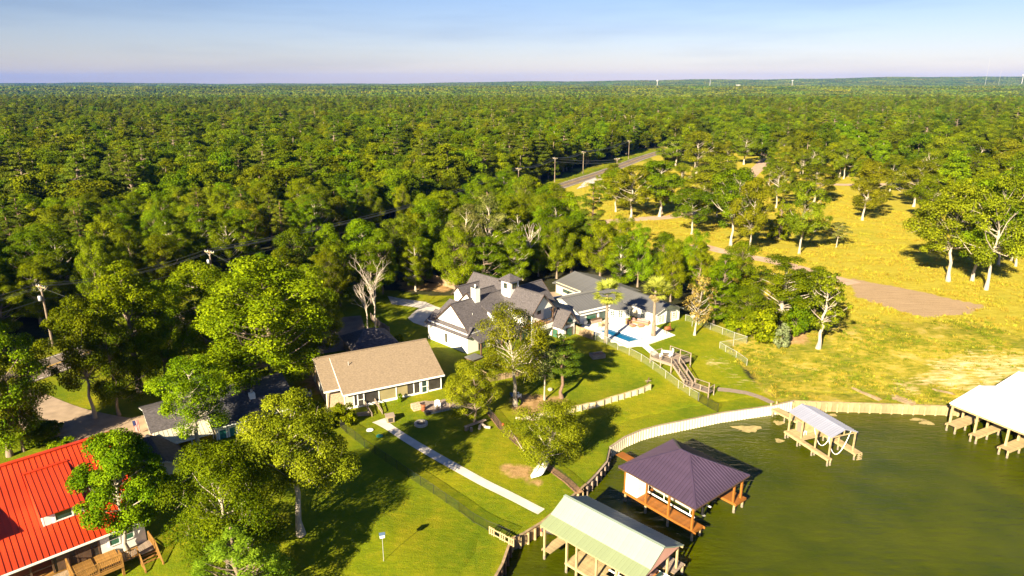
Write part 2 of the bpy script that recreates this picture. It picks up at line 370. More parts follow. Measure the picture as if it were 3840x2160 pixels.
nx, ny = len(gx), len(gy); I = np.arange(nx * ny).reshape(ny, nx)
F = np.stack([I[:-1, :-1], I[:-1, 1:], I[1:, 1:], I[1:, :-1]], -1).reshape(-1, 4)
me = from_arrays('ground', np.stack([X, Y, Z], 1), F, ground_m, True); paint(me, X, Y)
tag(link(bpy.data.objects.new('ground', me)), kind='structure')
# the strip of land right behind the bulkhead follows the shore exactly
def resample(pts, step):
    out = [pts[0]]
    for a, b in zip(pts[:-1], pts[1:]):
        k = max(1, int(math.hypot(b[0] - a[0], b[1] - a[1]) / step))
        out += [(a[0] + (b[0] - a[0]) * i / k, a[1] + (b[1] - a[1]) * i / k) for i in range(1, k + 1)]
    return out
def normals(P):
    r = []
    for i in range(len(P)):
        a, b = P[max(i - 1, 0)], P[min(i + 1, len(P) - 1)]; d = math.hypot(b[0] - a[0], b[1] - a[1]); r.append((-(b[1] - a[1]) / d, (b[0] - a[0]) / d))
    return r
SP_ = resample(SHORE, 1.2); SN = normals(SP_)
offs = (.12, .8, 1.6, 2.4, 3.2); V = []
for (x, y), (a, b) in zip(SP_, SN):
    for o in offs: px, py = x + a * o, y + b * o; V.append((px, py, float(land(px, py)) + .03 - (.05 if o == offs[-1] else 0)))
k = len(offs); Fb = [(i * k + j, (i + 1) * k + j, (i + 1) * k + j + 1, i * k + j + 1) for i in range(len(SP_) - 1) for j in range(k - 1)]
me = from_arrays('shore_bank', V, Fb, ground_m, True); V = np.array(V); paint(me, V[:, 0], V[:, 1])
tag(link(bpy.data.objects.new('shore_bank', me)), kind='structure')

def water_mat():
    m = bpy.data.materials.new('murky_green_water'); m.use_nodes = True; n, l = m.node_tree.nodes, m.node_tree.links; b = n['Principled BSDF']
    geo = n.new('ShaderNodeNewGeometry'); b.inputs['Roughness'].default_value = .12; b.inputs['IOR'].default_value = 1.33; b.inputs['Specular IOR Level'].default_value = .24
    nb = n.new('ShaderNodeTexNoise'); nb.inputs['Scale'].default_value = .16; nb.inputs['Detail'].default_value = 4; l.new(geo.outputs['Position'], nb.inputs['Vector'])
    r = n.new('ShaderNodeValToRGB'); r.color_ramp.elements[0].color = (.034, .045, .0003, 1); r.color_ramp.elements[1].color = (.056, .064, .0003, 1); r.color_ramp.elements[0].position = .35; r.color_ramp.elements[1].position = .66
    l.new(nb.outputs[0], r.inputs[0]); l.new(r.outputs[0], b.inputs['Base Color'])
    prev = None
    for s, d, rot, dist in ((.9, 5, 25, .2), (4.0, 4, 60, .06)):
        mp = n.new('ShaderNodeMapping'); mp.inputs['Rotation'].default_value = (0, 0, R(rot)); mp.inputs['Scale'].default_value = (.45, 1.4, 1); l.new(geo.outputs['Position'], mp.inputs[0])
        nz = n.new('ShaderNodeTexNoise'); nz.inputs['Scale'].default_value = s; nz.inputs['Detail'].default_value = d; l.new(mp.outputs[0], nz.inputs['Vector'])
        bp = n.new('ShaderNodeBump'); bp.inputs['Strength'].default_value = .8; bp.inputs['Distance'].default_value = dist; l.new(nz.outputs[0], bp.inputs['Height'])
        if prev is not None: l.new(prev, bp.inputs['Normal'])
        prev = bp.outputs[0]
    l.new(prev, b.inputs['Normal']); return m
water = water_mat()
wp = [(x + a * .3, y + b * .3) for (x, y), (a, b) in zip(SHORE, normals(SHORE))]
tag(MB().add([(x, y, 0) for x, y in wp] + [(260, -300, 0), (-80, -300, 0)], [tuple(range(len(wp) + 2))]).build('lake_water', water), kind='structure')

def ribbon(name, pts, w, mat, dz, step=1.5, kind='structure', cross=3):
    P = resample(pts, step); N = normals(P); V = []
    ws = w if callable(w) else (lambda t: (-w / 2, w / 2))
    for i, ((x, y), (a, b)) in enumerate(zip(P, N)):
        lo, hi = ws(i / (len(P) - 1))
        for j in range(cross + 1):
            o = lo + (hi - lo) * j / cross; px, py = x + a * o, y + b * o; V.append((px, py, float(land(px, py)) + dz))
    c = cross + 1; Fr = [(i * c + j, i * c + j + 1, (i + 1) * c + j + 1, (i + 1) * c + j) for i in range(len(P) - 1) for j in range(cross)]
    Fr = [q[::-1] for q in Fr]
    o = link(bpy.data.objects.new(name, from_arrays(name, V, Fr, mat, True))); return tag(o, kind=kind)
def chaikin(p, n=2):
    for _ in range(n):
        q = [p[0]]
        for a, b in zip(p[:-1], p[1:]): q += [(a[0] * .75 + b[0] * .25, a[1] * .75 + b[1] * .25), (a[0] * .25 + b[0] * .75, a[1] * .25 + b[1] * .75)]
        p = q + [p[-1]]
    return p
def patch(name, poly, mat, dz, step=.9):           # a flat-lying sheet of any outline, draped on the land
    xs = [p[0] for p in poly]; ys = [p[1] for p in poly]; bm = __import__('bmesh').new()
    vs_ = [bm.verts.new((x, y, 0)) for x, y in poly]; bm.faces.new(vs_)
    B = __import__('bmesh').ops
    for ax, lo, hi in ((0, min(xs), max(xs)), (1, min(ys), max(ys))):
        for i in range(1, int((hi - lo) / step)):
            c = [0, 0, 0]; c[ax] = lo + i * step; nn = [0, 0, 0]; nn[ax] = 1
            B.bisect_plane(bm, geom=bm.verts[:] + bm.edges[:] + bm.faces[:], plane_co=c, plane_no=nn)
    for v in bm.verts: v.co.z = float(land(v.co.x, v.co.y)) + dz
    for f in bm.faces:
        if f.normal.z < 0: f.normal_flip()
    me = bpy.data.meshes.new(name); bm.normal_update(); bm.to_mesh(me); bm.free(); me.materials.append(mat)
    return tag(link(bpy.data.objects.new(name, me)), kind='structure')
asphalt = M('asphalt', (.15, .115, .09), .9, .25, .35, detail=7, bump=.2, bscale=20)
gravel = M('pale_gravel', (.44, .40, .38), .95, .3, 1.2, detail=8, bump=.5, bscale=6)
tan_drive = M('tan_concrete_drive', (.30, .22, .155), .9, .2, .7, detail=6)
dirt_track = M('dirt_track', (.40, .27, .19), .95, .2, .6, detail=6)
paint_w = M('white_road_paint', (.6, .56, .5), .8, .15, 2); paint_y = M('yellow_road_paint', (.55, .32, .03), .8, .15, 2)
RC = chaikin(ROAD, 2)
ribbon('road', RC, 7.6, asphalt, .06, 3.0, cross=4)
for off, w_, m_ in ((-3.3, .16, paint_w), (3.3, .16, paint_w), (-.14, .12, paint_y), (.14, .12, paint_y)):
    ribbon('road_marking', RC, (lambda o, w: (lambda t: (o - w / 2, o + w / 2)))(off, w_), m_, .075, 3.0, cross=1)
# driveways and tracks
ribbon('driveway', chaikin(PG((-70, 985), (30, 1010), (130, 1055), (215, 1075), (300, 1090), (400, 1065))), 7.0, tan_drive, .06)
ribbon('driveway_apron', chaikin(PG((215, 1080), (240, 1110), (285, 1150))), 6.5, tan_drive, .066)
patch('gravel_drive', PG((975, 745), (1010, 752), (1070, 760), (1105, 775), (1120, 778), (1080, 785), (1032, 803), (1026, 800), (1055, 775), (1035, 772), (985, 765)), gravel, .05)
patch('concrete_drive', PG((1055, 775), (1098, 772), (1120, 779), (1125, 800), (1085, 828), (1040, 812), (1027, 802), (1036, 790)), concrete, .056)
ribbon('dirt_track', chaikin(PG((1750, 615), (1800, 628), (1860, 642), (1960, 660), (2060, 690), (2150, 715))), 4.5, dirt_track, .05)
ribbon('gravel_lane', chaikin(PG((1500, 560), (1600, 552), (1700, 545), (1800, 520), (1900, 430), (1930, 400), (1935, 345))), 6.0, dirt_track, .05)
ribbon('cross_lane', chaikin(PG((2050, 462), (2140, 466), (2250, 462), (2400, 470), (2600, 480))), 6.0, dirt_track, .055)
patch('side_road_apron', PG((1450, 476), (1500, 462), (1545, 450), (1550, 440), (1520, 432), (1480, 448)), gravel, .055, 3)
ribbon('asphalt_yard', chaikin(PG((845, 800), (855, 850), (875, 880))), 9.0, asphalt, .05)
ribbon('parking_strip', chaikin(PG((1390, 735), (1420, 760), (1450, 790))), 7.0, tan_drive, .05)
# concrete garden path down to the green boathouse
path_px = [(952, 1058), (985, 1080), (1030, 1110), (1090, 1145), (1150, 1178), (1220, 1217), (1290, 1250), (1362, 1288)]
ribbon('garden_path', chaikin(PG(*path_px)), lambda t: (-.62 - .35 * max(0, .15 - t) / .15, .62 + .35 * max(0, .15 - t) / .15), concrete, .05, 1.0)
# bulkhead: pale sheet-pile wall by the lawns, timber wall further right and by the green boathouse
sheet = M('white_sheet_piling', (.60, .54, .42), .7, .22, 1.2, rnd=.06, stretch=(1, 1, .25))
def bulkhead(a, b, name, label, w, top, mat, post_mat, kind):
    P = SHORE[a:b + 1]; root = empty(name, (P[0][0], P[0][1], 0), 0, label, 'sea wall'); o0 = Vector((P[0][0], P[0][1], 0))
    Q = resample(P, .05); L = [0]
    for p, q in zip(Q[:-1], Q[1:]): L.append(L[-1] + math.hypot(q[0] - p[0], q[1] - p[1]))
    n = int(L[-1] / w)
    def atl(d): i = int(np.searchsorted(L, d)); return Vector((*Q[min(max(i, 0), len(Q) - 1)], 0))
    for i in range(n):
        p, q = atl(i * w), atl((i + 1) * w); d = (q - p).normalized(); nn = Vector((-d.y, d.x, 0)); tj = top + random.uniform(-.03, .03) * (kind == 'wood')
        m = MB(); c = (p + q) / 2
        if kind == 'sheet':
            m.beam(p - c - nn * .02 + Vector((0, 0, (top - 1) / 2)), q - c - nn * .02 + Vector((0, 0, (top - 1) / 2)), .06, top + 1)
            m.beam(Vector((0, 0, -1)) - nn * .09 - d * w * .1, Vector((0, 0, top - .03)) - nn * .09 - d * w * .1, .16, w * .42, up=d)
            m.build('sheet_pile', mat, root, c - o0)
        else:
            m.beam(p - c + d * .012 + Vector((0, 0, (tj - 1) / 2)), q - c - d * .012 + Vector((0, 0, (tj - 1) / 2)), .08, tj + 1)
            m.build('board', mat, root, c - o0)
            if i % 2 == 0: MB().tube([Vector((0, 0, -1)) - nn * .16, Vector((0, 0, top - .12)) - nn * .16], [.15, .14], 8).build('pile', post_mat, root, p - o0)
    CR = resample(P, 2.0); N = normals(CR)
    for (p, na), (q, nb) in zip(list(zip(CR, N))[:-1], list(zip(CR, N))[1:]):
        zz = Vector((0, 0, top + .03)); MB().beam(Vector((*p, 0)) + zz - o0, Vector((*q, 0)) + zz - o0, .26, .06).build('cap_board', wood_grey if kind == 'sheet' else mat, root)
    return root
bulkhead(13, 21, 'sheet_pile_wall', 'curved pale sheet-pile sea wall below the sunny green lawn', .46, 1.45, sheet, steel, 'sheet')
bulkhead(21, 27, 'timber_sea_wall', 'long timber sea wall with round posts below the weedy bank', .75, 1.45, wood_board, wood_pale, 'wood')
bulkhead(7, 10, 'timber_bulkhead', 'short timber bulkhead with posts beside the pale green roofed boathouse', .5, 1.42, wood_fence, wood_pale, 'wood')
bulkhead(4, 7, 'low_timber_edging', 'low dark timber edging along the lawn at the lower water edge', .6, 1.42, wood_fence, wood_dark, 'wood')
bulkhead(10, 13, 'stone_edge_wall', 'short grey timber wall under the leaning live oak', .6, 1.3, wood_grey, wood_grey, 'wood')
# ------------------------------------------------------------------ buildings
def upq(pts):
    P = [Vector(p) for p in pts]; n = Vector((0, 0, 0))
    for i in range(len(P)): n += (P[i] - P[0]).cross(P[(i + 1) % len(P)] - P[0])
    if n.z < 0: P = [P[1], P[0]] + P[:1:-1]
    return P
def slope(root, pts, mat, t=.14, panel=0, rib=.035, ribw=.05, nrib=1, name='roof_slope', pname='roof_panel', parent_ok=True):
    P = upq(pts)
    if not panel: return MB().slab(P, t).build(name, mat, root)
    n = (P[1] - P[0]).cross(P[2] - P[0]).normalized()
    o = MB().slab([p - n * .035 for p in P], t - .035).build(name, mat, root)
    strips(o, P, panel, mat, pname, .03, rib, .004, ribw, nrib); return o
def gable(root, ax, c, hw, ze, zr, a0, a1, mat, wall, oh=.35, t=.14, ends=(1, 1), panel=0, hw2=None, ze2=None, trim=None, cap=True, nrib=1, rib=.035):
    P = (lambda a, b, z: (a, b, z)) if ax == 'x' else (lambda a, b, z: (b, a, z))
    sides = ((-1, hw, ze), (1, hw if hw2 is None else hw2, ze if ze2 is None else ze2))
    for sg, h, z in sides:
        slope(root, [P(a0, c + sg * h, z), P(a1, c + sg * h, z), P(a1, c, zr), P(a0, c, zr)], mat, t, panel, nrib=nrib, rib=rib)
    if cap: MB().beam(P(a0 - .02, c, zr + .01), P(a1 + .02, c, zr + .01), .3, .05).build('ridge_cap', mat, root)
    for e, a, sg in ((ends[0], a0 + oh, 1), (ends[1], a1 - oh, -1)):
        if not e: continue
        tt = t * 1.25
        def zt(h, z, b): return zr + (z - zr) * b / h - tt
        (s1, h1, z1), (s2, h2, z2) = sides; i1, i2 = h1 - oh, h2 - oh
        tri = [(-i1, zt(h1, z1, i1)), (i2, zt(h2, z2, i2)), (0, zr - tt)]
        zb = min(tri[0][1], tri[1][1]) - .02
        poly = [(-i1, zb), (i2, zb)] + [tri[1], tri[2], tri[0]]
        poly = [q for k, q in enumerate(poly) if k == 0 or abs(q[0] - poly[k - 1][0]) + abs(q[1] - poly[k - 1][1]) > .03]
        V0 = [P(a, c + b, z) for b, z in poly]; V1 = [P(a + sg * .12, c + b, z) for b, z in poly]; k = len(poly)
        m = MB().add(V0 + V1, [tuple(range(k)), tuple(range(2 * k - 1, k - 1, -1))] + [(i, i + k, (i + 1) % k + k, (i + 1) % k) for i in range(k)])
        o = m.build('gable_wall', wall, root)
        if trim:
            aa = a0 + .03 if sg == 1 else a1 - .03
            for s_, h, z in sides: MB().beam(P(aa, c + s_ * (h - .02), z - t * .75), P(aa, c + s_ * .02, zr - t * .75), .06, .17, up=(0, 0, 1)).build('bargeboard', trim, root)
def walls(root, x0, x1, y0, y1, z0, z1, mat, name='wall'): return MB().box(x0, x1, y0, y1, z0, z1).build(name, mat, root)
DOWN = -1.0

# --- tan-roofed house
TH = empty('tan_roof_house', (-27, 86, 4.0), R(27.5), 'long low house with tan shingle roof, brick end and screened porch', 'house')
h = TH; b0 = 5.2
walls(h, .5, 15.8, -5.0, 5.0, -1, 2.65, brick)
gable(h, 'x', 0, 5.6, 2.6, 5.2, 0, 2.2, shingle_tan, brick, .45, ends=(1, 0), trim=white)
slope(h, [(2.1, -6.85, 2.2), (16.3, -6.85, 2.2), (16.3, 0, 5.205), (2.1, 0, 5.205)], shingle_tan)
slope(h, [(2.2, 5.6, 2.6), (16.3, 5.6, 2.6), (16.3, 0, 5.2), (2.2, 0, 5.2)], shingle_tan)
MB().beam((-.02, 0, 5.22), (16.32, 0, 5.22), .32, .05).build('ridge_cap', shingle_tan, h)
MB().box(2.1, 16.3, -6.93, -6.87, 1.98, 2.2).build('fascia', white, h)
MB().beam((2.08, -6.85, 2.12), (2.08, -.4, 4.94), .05, .16).build('bargeboard', white, h)
MB().box(-.05, 2.05, -5.68, -5.6, 2.4, 2.6).build('gutter', white, h)
MB().tube([(.35, -5.55, 2.4), (.35, -5.3, 2.1), (.35, -5.12, -.5)], [.05] * 3, 6).build('downpipe', white, h)
MB().tube([(4.2, -2.2, 4.2), (4.2, -2.2, 4.75)], [.06, .06], 8).build('roof_vent', steel, h)
# screened porch front
yf = -6.45
MB().box(2.4, 16.0, yf, yf + .12, -.75, .12).build('porch_base', white, h)
MB().box(2.4, 16.0, yf + .01, yf + .13, 1.9, 2.15).build('porch_header', white, h)
MB().box(2.4, 16.0, -6.3, -5.05, -.35, -.28).build('porch_floor', concrete, h)
for x in (2.4, 3.6, 5.0, 7.0, 9.4, 11.9, 12.8, 14.0, 15.9): MB().box(x - .06, x + .06, yf - .02, yf + .1, .12, 1.9).build('porch_post', white, h)
for x0, x1, m_ in ((2.46, 3.54, cream), (3.66, 4.05, screen), (5.06, 6.94, screen), (7.06, 9.34, shade), (9.46, 11.0, shade), (11.0, 11.84, screen), (11.96, 12.74, screen), (14.06, 15.84, screen)):
    MB().box(x0, x1, yf + .04, yf + .07, .12, 1.9).build('screen_panel' if m_ is not shade else 'roller_blind', m_, h)
def door(parent, x, y, z0, w, hh, fm, gm, rz=0, panes=2):
    o = frame_rect(MB(), w, hh, .13, .08)
    o.box(-w / 2 + .13, w / 2 - .13, -.07, -.01, -hh / 2 + .13, -hh / 2 + .45)
    for k in range(1, panes): zz = -hh / 2 + .45 + (hh - .58) * k / panes; o.box(-w / 2 + .13, w / 2 - .13, -.065, -.012, zz - .04, zz + .04)
    d = o.build('door', fm, parent, (x, y, z0 + hh / 2)); d.rotation_euler = (0, 0, rz)
    MB().box(-w / 2 + .13, w / 2 - .13, -.04, -.03, -hh / 2 + .45, hh / 2 - .13).build('pane', gm, d)
    MB().box(w / 2 - .11, w / 2 - .05, -.13, -.08, -.1, .04).build('handle', steel, d); return d
door(h, 4.5, yf - .02, -.42, .95, 2.3, white, screen); door(h, 13.4, yf - .02, -.42, .95, 2.3, white, glass)
window(h, (.47, -1.0, 1.3), R(-90), 1.1, 1.2, white, glass)
window(h, (.47, 2.6, 1.3), R(-90), .8, 1.2, white, glass)

# --- hip-roofed garage behind it
GH = empty('hip_roof_garage', (-22.6, 101.4, 4.0), R(27.5), 'dark hip-roofed outbuilding half shaded behind the tan-roofed house', 'garage')
walls(GH, -3.4, 3.4, -3.2, 3.6, -1, 2.1, wood_fence)
for pts in ([(-3.8, -3.6, 2), (3.8, -3.6, 2), (.8, .2, 3.9), (-.8, .2, 3.9)], [(3.8, -3.6, 2), (3.8, 4, 2), (.8, .2, 3.9)], [(3.8, 4, 2), (-3.8, 4, 2), (-.8, .2, 3.9), (.8, .2, 3.9)], [(-3.8, 4, 2), (-3.8, -3.6, 2), (-.8, .2, 3.9)]):
    slope(GH, pts, shingle_grey, .12)
MB().box(-1.4, 1.4, -3.26, -3.2, -.2, 1.8).build('garage_door', wood_dark, GH)

# --- white farmhouse (x runs away to the right, y is minus "towards the right front")
WH = empty('white_farmhouse', (-14.2, 107.4, 4.0), R(45), 'large white farmhouse with charcoal gabled roofs, square cupola and balcony', 'house')
h = WH; sg = shingle_grey
walls(h, 0, 13, -10.2, -.3, -1.2, 3.3, siding)                       # ground floor of the left wing
walls(h, 1.6, 11, -9.0, -1.6, 3.2, 3.8, siding)
slope(h, [(-.45, .25, 2.85), (-.45, -1.2, 2.85), (2.1, -1.2, 4.69), (2.1, .25, 4.69)], sg)
slope(h, [(-.45, -1.19, 2.85), (-.45, -10.62, 2.85), (1.3, -10.0, 4.11), (1.3, -1.19, 4.11)], sg)
slope(h, [(-.45, -10.6, 2.85), (12, -10.6, 2.85), (12, -9.3, 4.0), (.9, -9.3, 4.0)], sg)
gable(h, 'x', -5.65, 4.55, 3.35, 7.2, .4, 13.4, sg, siding, .4, ends=(1, 0), trim=wood_dark)
slope(h, [(1.6, -5.6, 7.1), (13, -5.6, 7.1), (13, -10.75, 2.75), (1.6, -10.75, 2.75)], sg, .13)
# gable with the balcony
gable(h, 'y', 13.0, 3.0, 5.0, 8.0, -14.6, -5.0, sg, siding, .5, ends=(1, 0), trim=wood_dark)
walls(h, 10.5, 15.5, -12.2, -5, -1.2, 5.3, siding)
MB().box(10.4, 15.7, -14.3, -12.2, 2.35, 2.55).build('balcony_floor', wood_deck, h)
MB().box(10.35, 15.75, -14.42, -14.3, 1.75, 2.55).build('balcony_fascia', white, h)
for x in (10.5, 15.6): MB().box(x - .1, x + .1, -14.3, -14.1, -.6, 5.05).build('balcony_post', wood_dark if x > 15 else white, h)
MB().beam((15.55, -14.2, 4.3), (14.9, -14.2, 5.0), .12, .12).build('brace', wood_dark, h)
MB().box(10.5, 15.6, -14.33, -14.26, 3.42, 3.5).build('balcony_rail', wood_dark, h)
for x in (12.2, 13.9): MB().box(x - .05, x + .05, -14.33, -14.25, 2.0, 3.42).build('rail_post', wood_dark, h)
cabl = MB()
for k in range(6): cabl.box(10.6, 15.5, -14.3, -14.285, 2.66 + k * .13, 2.675 + k * .13)
tag(cabl.build('rail_cables', steel, h), kind='stuff')
window(h, (12.0, -12.22, 3.9), R(0), 1.2, 1.9, wood_dark, glass); window(h, (14.3, -12.22, 4.2), R(0), .8, .9, wood_dark, glass)
# recessed ground floor under the balcony
MB().box(10.4, 15.3, -12.3, -12.24, -.5, 1.7).build('patio_doors', glass, h)
MB().box(12.9, 13.15, -12.4, -12.3, -.5, 1.75).build('timber_jamb', wood_amber, h)
# sunroom
walls(h, 15.5, 19.2, -16.0, -12, -1.3, 2.1, siding)
gable(h, 'y', 17.35, 2.35, 2.0, 4.5, -16.75, -13.6, sg, siding, .45, trim=wood_dark)
walls(h, 15.6, 19.1, -15.9, -13, 2.0, 2.35, siding)
m = MB(); m.add([(16.55, -16.36, 2.2), (18.15, -16.36, 2.2), (18.15, -16.36, 2.75), (17.35, -16.36, 3.55), (16.55, -16.36, 2.75), (16.55, -16.3, 2.2), (18.15, -16.3, 2.2), (18.15, -16.3, 2.75), (17.35, -16.3, 3.55), (16.55, -16.3, 2.75)],
      [(0, 1, 2, 3, 4), (9, 8, 7, 6, 5), (0, 5, 6, 1), (1, 6, 7, 2), (2, 7, 8, 3), (3, 8, 9, 4), (4, 9, 5, 0)])
m.build('window_frame', wood_dark, h)
MB().add([(16.65, -16.38, 2.28), (18.05, -16.38, 2.28), (18.05, -16.38, 2.72), (17.35, -16.38, 3.42), (16.65, -16.38, 2.72)], [(0, 1, 2, 3, 4)]).build('gable_window_pane', green_glass, h)
walls(h, 15.9, 18.8, -16.3, -15.98, -1.3, 2.1, siding)
window(h, (17.35, -16.33, .8), R(0), 1.7, 1.7, wood_dark, green_glass)
window(h, (15.47, -14.9, .5), R(-90), 1.2, 1.9, wood_dark, green_glass, bars=1)
window(h, (18.83, -16.12, .6), R(90), .25, 1.9, wood_dark, glass)
# cupola
walls(h, 11.4, 13.5, -8.2, -6.1, 5.6, 9.25, siding, 'cupola_wall')
ce, cc = 1.55, (12.45, -7.15)
for a, b_ in (((-1, -1), (1, -1)), ((1, -1), (1, 1)), ((1, 1), (-1, 1)), ((-1, 1), (-1, -1))):
    slope(h, [(cc[0] + a[0] * ce, cc[1] + a[1] * ce, 9.2), (cc[0] + b_[0] * ce, cc[1] + b_[1] * ce, 9.2), (cc[0], cc[1], 10.25)], sg, .1, name='cupola_roof')
window(h, (11.38, -7.15, 8.3), R(-90), .8, .95, wood_dark, glass, bars=1); window(h, (12.45, -8.22, 8.3), R(0), 1.15, .95, wood_dark, glass, vbars=1)
# chimney
walls(h, 5.1, 6.15, -6.5, -5.45, 6.3, 9.0, siding, 'chimney')
MB().tube([(5.6, -5.95, 9.0), (5.6, -5.95, 9.45)], [.16, .14], 10).build('flue', white, h); MB().box(5.05, 6.2, -6.55, -5.4, 8.93, 9.0).build('chimney_cap', steel, h)
# secondary gables on the far side
gable(h, 'x', -2.6, 2.9, 4.5, 7.1, 6.5, 13, sg, siding, .3, ends=(1, 0), trim=wood_dark)
walls(h, 7.0, 16, -5, .4, 0, 4.6, siding)
slope(h, [(4.4, 2.8, 2.9), (4.4, -.6, 2.9), (7.4, -.6, 4.7), (7.4, 2.8, 4.7)], sg)
walls(h, 5.0, 16, -.3, 2.6, -1, 3.0, siding)
gable(h, 'x', 4.9, 1.75, 4.0, 5.7, 10.9, 18, sg, siding, .3, ends=(1, 0), trim=wood_dark)
walls(h, 11.3, 18, 3.6, 6.2, -1, 4.1, siding)
gable(h, 'y', 17.3, 2.2, 4.3, 6.7, .4, 7.6, sg, siding, .35, trim=wood_dark)
walls(h, 15.6, 19, .8, 7.2, -1, 4.4, siding)
gable(h, 'x', -4.9, 3.4, 3.3, 6.6, 12, 22.9, sg, siding, .4, ends=(0, 1), trim=wood_dark)
walls(h, 13, 22.4, -7.8, -2, -1, 3.3, siding)
slope(h, [(14.5, -.2, 4.2), (14.5, .7, 4.2), (17.0, .7, 6.4), (17.0, -4.5, 6.4)], sg)
window(h, (-.02, -5.0, 1.4), R(-90), .5, 1.5, wood_dark, glass, bars=1)
MB().box(6.0, 7.6, -9.75, -8.4, 3.7, 5.2).build('dormer_wall', siding, h)
slope(h, [(5.7, -10.0, 5.1), (7.9, -10.0, 5.1), (7.9, -7.2, 6.1), (5.7, -7.2, 6.1)], sg, .12, name='dormer_roof')
window(h, (6.8, -9.78, 4.6), R(0), 1.0, .8, wood_dark, glass)
for p_, z_ in (((3.2, -7.9), 5.2), ((18.6, -6.2), 5.4), ((16.2, -6.4), 5.2)): MB().tube([(*p_, z_ - .3), (*p_, z_ + .35)], [.06, .06], 7).build('vent_pipe', steel, h)
for x in (3.0, 5.6, 8.4): window(h, (x, -10.22, 1.1), R(0), 1.5, 1.9, wood_dark, glass, vbars=1)
MB().box(.8, 10.4, -12.4, -10.2, -.3, -.12).build('porch_slab', concrete, h)
for x in (1.1, 5.6, 10.0): MB().box(x - .11, x + .11, -12.25, -12.03, -.3, 2.5).build('porch_post', wood_dark, h)
slope(h, [(.6, -12.5, 2.35), (10.3, -12.5, 2.35), (10.3, -10.1, 3.1), (.6, -10.1, 3.1)], sg, .12, name='porch_roof')
hc = empty('raised_hatch', tuple(Vector((-5.9, 98.2, 4.0))), R(45), 'flat dark grey box cover beside the white farmhouse wall', 'hatch')
MB().box(-1.1, 1.1, -1.0, 1.0, .35, .45).build('lid', metal_grey, hc); MB().box(-1, 1, -.9, .9, -.6, .35).build('base', wood_dark, hc)

# --- pool house
PH = empty('pool_house', (25.3, 113.6, 4.0), R(33), 'long low white house with grey metal roof behind the swimming pool', 'house')
h = PH; mg = metal_grey
walls(h, 0, 5.8, -.1, 12, -1, 2.45, siding); walls(h, -11.0, 3, 7.5, 17.5, -1, 2.3, siding); walls(h, -3.0, 7.0, 12.5, 25.4, -1, 2.3, cream)
gable(h, 'y', 2.9, 3.4, 2.3, 3.6, -.6, 12.5, mg, siding, .5, ends=(1, 0), panel=.62, trim=white, nrib=1, rib=.03)
gable(h, 'x', 12.5, 5.4, 2.05, 3.62, -11.4, 3.0, mg, siding, .4, ends=(1, 0), panel=.62, trim=white, nrib=1, rib=.045)
gable(h, 'y', 2.2, 5.6, 2.1, 3.66, 12.2, 26, mg, cream, .4, ends=(0, 1), panel=.62, trim=white, nrib=1, rib=.03)
MB().box(-11.3, -4.6, 7.02, 7.1, 1.83, 2.04).build('gutter', white, h)
m = MB(); pb = [(-4.3, 7.4), (-3.8, 6.2), (-2.2, 5.5), (-.9, 5.6), (-.2, 7.4)]
m.add([(x, y, -1) for x, y in pb] + [(x, y, 2.0) for x, y in pb], [tuple(range(4, -1, -1)), tuple(range(5, 10))] + [(i, (i + 1) % 5, (i + 1) % 5 + 5, i + 5) for i in range(5)])
m.build('bay_wall', siding, h)
ap = (-2.3, 8.4, 3.05); eb = [(-4.7, 7.3, 2.0), (-4.1, 5.9, 1.95), (-2.2, 5.05, 1.95), (-.6, 5.2, 1.95), (.1, 7.0, 2.0)]
for a, b_ in zip(eb[:-1], eb[1:]): slope(h, [a, b_, ap], mg, .08, panel=.4, name='bay_roof')
for (x0, y0), (x1, y1) in ((pb[0], pb[1]), (pb[1], pb[2]), (pb[2], pb[3])):
    ang = math.atan2(y1 - y0, x1 - x0); L_ = math.hypot(x1 - x0, y1 - y0)
    window(h, ((x0 + x1) / 2 + .02 * math.sin(ang), (y0 + y1) / 2 - .02 * math.cos(ang), 1.05), ang, min(L_ - .2, 1.0), 1.4, white, glass, bars=3, vbars=1)
MB().box(-6.6, -4.9, 7.44, 7.5, -.3, 1.8).build('sliding_door', glass, h); MB().box(-9.5, -7.4, 7.44, 7.5, .2, 1.6).build('patio_window', green_glass, h)
MB().box(-7.3, -7.2, 7.42, 7.5, -.3, 1.9).build('door_jamb', wood_dark, h)
window(h, (1.0, -.12, 1.1), 0, .75, 1.3, white, glass, bars=2, vbars=1); window(h, (4.3, -.12, 1.1), 0, .75, 1.3, white, glass, bars=2, vbars=1)
for x in (.4, 1.6, 3.7, 4.9): MB().box(x - .16, x + .16, -.17, -.1, .45, 1.75).build('shutter', cream, h)
window(h, (-.02, 3.2, 1.1), R(-90), .9, 1.4, white, glass, bars=2, vbars=1); MB().box(-.06, 0, 4.6, 5.5, -.3, 1.75).build('side_door', cream, h)
MB().box(-3.04, -3.0, 16, 23, .8, 1.5).build('high_window_band', glass, h)

